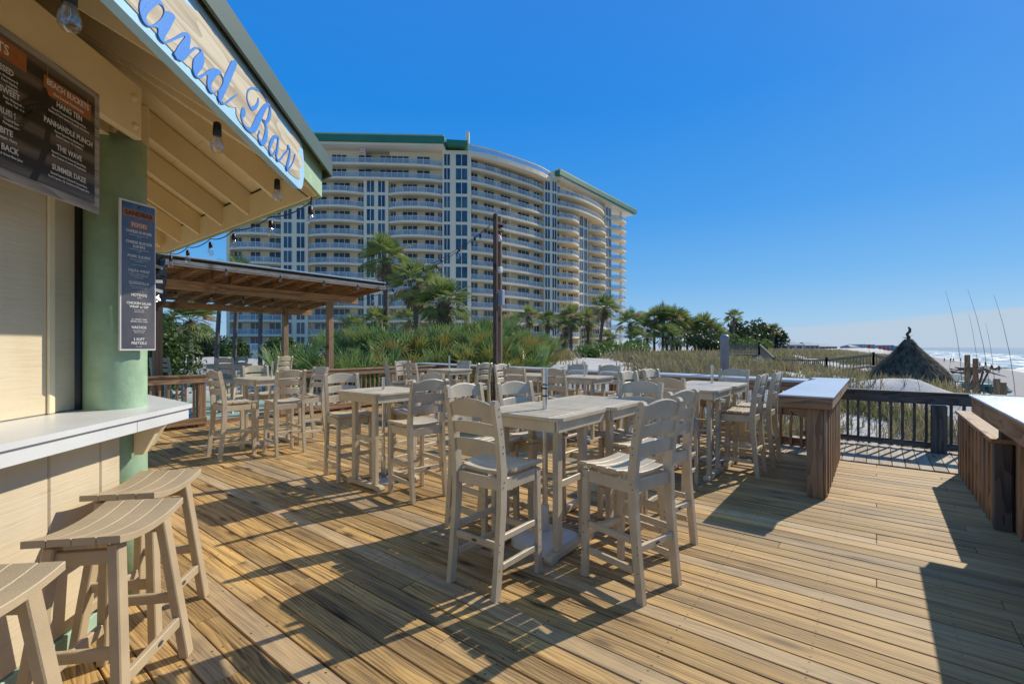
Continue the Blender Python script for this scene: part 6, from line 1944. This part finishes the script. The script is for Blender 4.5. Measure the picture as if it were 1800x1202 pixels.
mb = MB(); a_ = fv * 2.35 - sv * 1.15 + Vector((0, 0, .62)); b_ = fv * 2.35 + sv * 1.1 + Vector((0, 0, .62)); mb.bar(a_, b_, .3, .06); mb.build('shelf', M['white'], tk)
mb = MB(); mb.bar(fv * 2.05 - sv * .9 + Vector((0, 0, .25)), fv * 2.05 + sv * .9 + Vector((0, 0, .25)), .05, .28); mb.build('blue_panel', M['bluep'], tk)
MB().tube([(0, 0, 3.6), (.02, 0, 3.9), (-.08, .03, 4.12), (.09, .05, 4.32), (.10, .05, 4.5), (0.0, 0.02, 4.66)], [.13, .12, .10, .10, .09, .05], 8).build('finial', M['pole'], tk)
mb = MB()
for k in range(7):
    a = k * .9; mb.tube([(0, 0, 3.7 + .03 * k), (math.cos(a) * .4, math.sin(a) * .4, 3.72 + .05 * k)], [.03, .008], 5)
mb.build('finial_twigs', M['pole'], tk)
bh = empty('brush_shelter', (4.3, 36.4, float(ground_z(4.3, 36.4)) - .1), 0, 'ragged branch shelter on leaning poles at the right of the thatched hut', 'shelter')
for k in range(4):
    mb = MB(); mb.tube([Vector((*cw(-.6 + k * .35, .3 * (k % 2)), 0)), Vector((*cw(-.1 + k * .3, 0), 1.35))], .05, 6); mb.build('pole', M['pole2'], bh)
mb = MB()
for k in range(45):
    c_ = Vector((*cw(tr_.uniform(-.9, .9), tr_.uniform(-.6, .6)), 1.35 + tr_.uniform(-.12, .22)))
    mb.tube([c_, c_ + Vector((*cw(tr_.uniform(.1, .9), tr_.uniform(-.4, .4)), tr_.uniform(-.3, .15)))], [.04, .012], 5)
br_ = mb.build('branches', M['thatch'], bh); br_['kind'] = 'stuff'

# ------------------------------------------------------------------ boardwalk, posts and things on the beach
bw = empty('boardwalk', (-11.0, 48.2, 0.0), 0, 'dark railed boardwalk with steps crossing the dune', 'boardwalk')
bo_ = Vector((-11.0, 48.2, 0.0))
M['bwood'] = plain('old_boardwalk_wood', (0.20, 0.175, 0.125), 0.85, 0.2, 3, 0.3)
def railrun(A, B, n):
    A, B = Vector(A) - bo_, Vector(B) - bo_
    mb = MB(); mb.bar(A, B, 1.4, .1); mb.build('walkway', M['bwood'], bw)
    side = Vector((*cw(.25, -.6), 0))
    for s in (0.0,):
        mb = MB(); mb.bar(A + Vector((0, 0, 1.0)), B + Vector((0, 0, 1.0)), .14, .05); mb.build('top_rail', M['bwood'], bw)
        mb = MB(); mb.bar(A + Vector((0, 0, .84)), B + Vector((0, 0, .84)), .05, .14); mb.build('rail_board', M['bwood'], bw)
    for k in range(n + 1):
        p = A.lerp(B, k / n)
        mb = MB(); mb.bar(p + Vector((0, 0, .05)), p + Vector((0, 0, .8)), .06, .06); mb.build('baluster', M['bwood'], bw)
    for p in (A, B):
        mb = MB(); mb.bar(p + Vector((0, 0, -1.6)), p + Vector((0, 0, 1.1)), .16, .16); mb.build('post', M['bwood'], bw)
railrun((-11.6, 48.6, 0.9), (-8.3, 46.8, 0.85), 24)
railrun((-8.3, 46.8, 0.85), (-6.6, 43.6, -.35), 16)
railrun((-6.6, 43.6, -.35), (-3.2, 45.6, -.35), 26)
railrun((-3.2, 45.6, -.35), (-0.2, 49.0, .05), 14)
railrun((-0.2, 49.0, .05), (1.5, 51.5, -.7), 8)
for (x, y, h, lab) in [(3.05, 27.6, 2.15, 'weathered square post, left of the taller pair on the beach edge'), (3.34, 27.95, 2.07, 'weathered square post, right of the taller pair on the beach edge')]:
    z = float(ground_z(x, y)); tag(MB().box(-.085, .085, -.085, .085, -.2, h - .25 - z * 0 + .0, .01).build('beach_post', M['rail_z'], None, (x, y, z)), lab, 'post', 'posts at the beach edge')
for (x, y, h, lab) in [(3.25, 22.84, 1.22, 'weathered square post, left of the shorter pair near the sea oats'), (3.42, 22.98, 1.15, 'weathered square post, right of the shorter pair near the sea oats')]:
    z = float(ground_z(x, y)); tag(MB().box(-.08, .08, -.08, .08, -.2, h, .01).build('beach_post', M['rail_z'], None, (x, y, z)), lab, 'post', 'posts at the beach edge')
def draped(name, label, cat, x, y, rx, ry, h, mat, seed):
    g_ = np.random.default_rng(seed)
    n1, n2 = 18, 8
    V = []; F = []
    for i in range(n2 + 1):
        t = i / n2
        for k in range(n1):
            a = 2 * math.pi * k / n1
            r_ = math.cos(t * math.pi / 2) ** .7 * (1 + .16 * math.sin(3 * a + 1 + seed) + .08 * g_.normal())
            V.append((rx * r_ * math.cos(a), ry * r_ * math.sin(a), h * math.sin(t * math.pi / 2) * (1 + .1 * g_.normal())))
    for i in range(n2):
        for k in range(n1):
            F.append((i * n1 + k, i * n1 + (k + 1) % n1, (i + 1) * n1 + (k + 1) % n1, (i + 1) * n1 + k))
    z = float(ground_z(x, y))
    return tag(MB().add(V, F).build(name, mat, None, (x, y, z - .03)), label, cat)
draped('tarp', 'crumpled teal tarp heap lying on the beach beside the post pair', 'tarp', 5.3, 42.2, 1.15, .95, .7, M['teal'], 2)
def lounge(x, y, lab):
    z = float(ground_z(x, y))
    o = empty('beach_lounger', (x, y, z), R(20), lab, 'beach lounger', 'stacked teal beach loungers')
    MB().box(-.3, .3, -.8, .35, .55, .62, .02).build('seat', M['teal'], o)
    mb = MB(); mb.bar((0, .35, .6), (0, .85, .95), .6, .06); mb.build('backrest', M['teal'], o)
    for sx in (-.25, .25):
        for sy in (-.7, .3):
            MB().box(sx - .03, sx + .03, sy - .03, sy + .03, -.1, .549, .005).build('leg', M['bwood'], o)
for k, (x, y, l) in enumerate([(4.1, 38.6, 'left'), (4.75, 38.9, 'middle'), (5.4, 39.2, 'right')]):
    lounge(x, y, 'teal beach lounger beyond the thatched hut, %s of three' % l)
z = float(ground_z(17.6, 78.0))
bn = empty('bin_station', (17.6, 78.0, z), 0, 'blue bin on a wooden post on the open beach', 'bin')
mb = MB(); mb.lathe([(.32, .1), (.42, .95), (.44, 1.0)], 16); mb.build('bin', M['bluep'], bn)
MB().box(-.3, .3, .46, .56, -.3, 1.75, .02).build('post_board', M['bwood'], bn)
def person(x, y, lab, top, legs, h=1.72, yaw=0.0, stride=.18):
    z = float(ground_z(x, y)); s = h / 1.72
    o = empty('person', (x, y, z), yaw, lab, 'person', 'people on the beach')
    # one continuous skin from feet to head
    me_ = bpy.data.meshes.new('body')
    J = [(0, 0, .95), (0, 0, 1.2), (0, 0, 1.42), (0, 0, 1.52), (0, 0, 1.64), (.09, 0, .90), (.10, stride, .50), (.10, stride * .8, .06), (-.09, 0, .90), (-.10, -stride, .50), (-.10, -stride * 1.2, .06), (.19, 0, 1.40), (.25, -.05, 1.12), (.24, .05, .88), (-.19, 0, 1.40), (-.25, .05, 1.12), (-.24, .12, .88), (.10, stride * .8 + .13, .03), (-.10, -stride * 1.2 + .13, .03)]
    E_ = [(0, 1), (1, 2), (2, 3), (3, 4), (0, 5), (5, 6), (6, 7), (0, 8), (8, 9), (9, 10), (2, 11), (11, 12), (12, 13), (2, 14), (14, 15), (15, 16), (7, 17), (10, 18)]
    me_.from_pydata([tuple(c * s for c in j) for j in J], E_, [])
    b = link('body', me_, o)
    sk = b.modifiers.new('skin', 'SKIN')
    rad = [.14, .13, .15, .055, .105, .095, .07, .045, .095, .07, .045, .055, .045, .035, .055, .045, .035, .035, .035]
    for v, r_ in zip(me_.skin_vertices[0].data, rad): v.radius = (r_ * s, r_ * s * .85)
    me_.skin_vertices[0].data[0].use_root = True
    sb = b.modifiers.new('sub', 'SUBSURF'); sb.levels = 1; sb.render_levels = 1
    me_.materials.append(M['skin'])
    MB().lathe([(.165 * s, .93 * s), (.17 * s, 1.1 * s), (.185 * s, 1.36 * s), (.09 * s, 1.47 * s)], 12).build('shirt', top, o)
    MB().lathe([(.185 * s, .66 * s), (.18 * s, .8 * s), (.165 * s, .96 * s)], 12).build('shorts', legs, o)
    MB().lathe([(.06 * s, 1.585 * s), (.115 * s, 1.63 * s), (.112 * s, 1.70 * s), (.05 * s, 1.755 * s)], 10).build('hair', M['darkcloth'], o)
for px, Y, lab, t_, l_ in [(1660, 175, 'person in dark clothes standing by the surf left of the pair', 'darkcloth', 'darkcloth'), (1671, 180, 'person in dark clothes, left one of a pair by the surf', 'darkcloth', 'darkcloth'), (1676, 180, 'person in dark shorts, right one of a pair by the surf', 'darkcloth', 'darkcloth'),
                           (1689, 190, 'small dark figure walking at the water right of the pair', 'darkcloth', 'darkcloth'), (1722, 135, 'person in a pale shirt walking along the wet sand', 'whiteplastic', 'darkcloth'), (1732, 140, 'person in a red top walking on the beach', 'red', 'darkcloth'), (1743, 110, 'person in dark clothes nearest on the open sand', 'darkcloth', 'darkcloth'), (1756, 105, 'dark clothed person bending path towards the blue bin', 'darkcloth', 'darkcloth')]:
    x, y = cw((px - 900) / 820 * Y, Y)
    person(x, y, lab, M[t_], M[l_], yaw=px)
# red beach flags and parasols far along the dune
for px, Y, l in [(1547, 170, 'leftmost'), (1555, 180, 'second'), (1561, 185, 'third'), (1528, 160, 'separate one at the left')]:
    x, y = cw((px - 900) / 820 * Y, Y)
    z = float(ground_z(x, y))
    o = empty('beach_parasol', (x, y, z), 0, 'tiny red beach parasol far along the shore, %s of the row' % l, 'parasol', 'red parasols far along the shore')
    MB().tube([(0, 0, 0), (0, 0, 2.6)], .06, 6).build('pole', M['frame'], o)
    MB().lathe([(.35, 2.0), (.5, 1.2), (.28, 2.4), (.02, 2.7)], 10).build('canopy', M['red'], o)
# far buildings along the coast
M['farb'] = plain('distant_building_paint', (0.33, 0.36, 0.40), 0.8, 0.08, .05, 0)
M['farb2'] = plain('distant_pale_building_paint', (0.45, 0.46, 0.46), 0.8, 0.08, .05, 0)
M['farroof'] = plain('distant_blue_roof', (0.12, 0.17, 0.24), 0.7, 0.1, .05, 0)
def farhouse(px0, px1, ytop, Y, lab, floors, mat, roof=True):
    x0, y0 = cw((px0 - 900) / 820 * Y, Y); x1, y1 = cw((px1 - 900) / 820 * Y, Y)
    h = 1.57 + (610 - ytop + 7) * Y / 820; zb_ = -4.0
    w = math.hypot(x1 - x0, y1 - y0)
    o = empty('coast_building', ((x0 + x1) / 2, (y0 + y1) / 2, zb_), R(38), lab, 'building', 'buildings far along the coast')
    H_ = h - zb_; hw = H_ * (.75 if roof else 1.0)
    MB().box(-w / 2, w / 2, 0, 14, 0, hw, 0).build('wall', mat, o)
    if roof:
        mb = MB(); mb.add([(-w / 2 - 1, -1, hw + .01), (w / 2 + 1, -1, hw + .01), (w / 2 + 1, 15, hw + .01), (-w / 2 - 1, 15, hw + .01), (-w / 4, 7, H_), (w / 4, 7, H_)], [(0, 1, 5, 4), (1, 2, 5), (2, 3, 4, 5), (3, 0, 4), (3, 2, 1, 0)])
        mb.build('roof', M['farroof'], o)
    nf = max(2, floors)
    nc = max(3, int(w / 6))
    for f in range(nf):
        for c_ in range(nc):
            xx = -w / 2 + (c_ + .5) * w / nc; zz = hw * (f + .35) / nf
            MB().box(xx - w / nc * .3, xx + w / nc * .3, -.15, -.02, zz, zz + hw / nf * .45, 0).build('window', M['win'], o)
farhouse(1372, 1412, 606, 260, 'far low house with a blue roof right of the tree clumps', 2, M['farb2'])
farhouse(1416, 1440, 608, 300, 'small far house with a peaked blue roof, second from the tree clumps', 2, M['farb'])
farhouse(1440, 1472, 611, 320, 'long low far house left of the pale blocks', 2, M['farb'])
farhouse(1496, 1508, 613, 420, 'small dark far house left of the pale coastal block', 2, M['farb'])
farhouse(1508, 1522, 612, 460, 'pale far block along the coast, left of the blue one', 4, M['farb2'], False)
farhouse(1522, 1538, 612.5, 470, 'bluish far block along the coast, beside the pale one', 4, M['farb'], False)
farhouse(1550, 1572, 613.5, 700, 'faint far block just left of the thatched hut', 4, M['farb'], False)
farhouse(1574, 1582, 615, 900, 'faintest far block touching the thatched hut roof', 4, M['farb'], False)
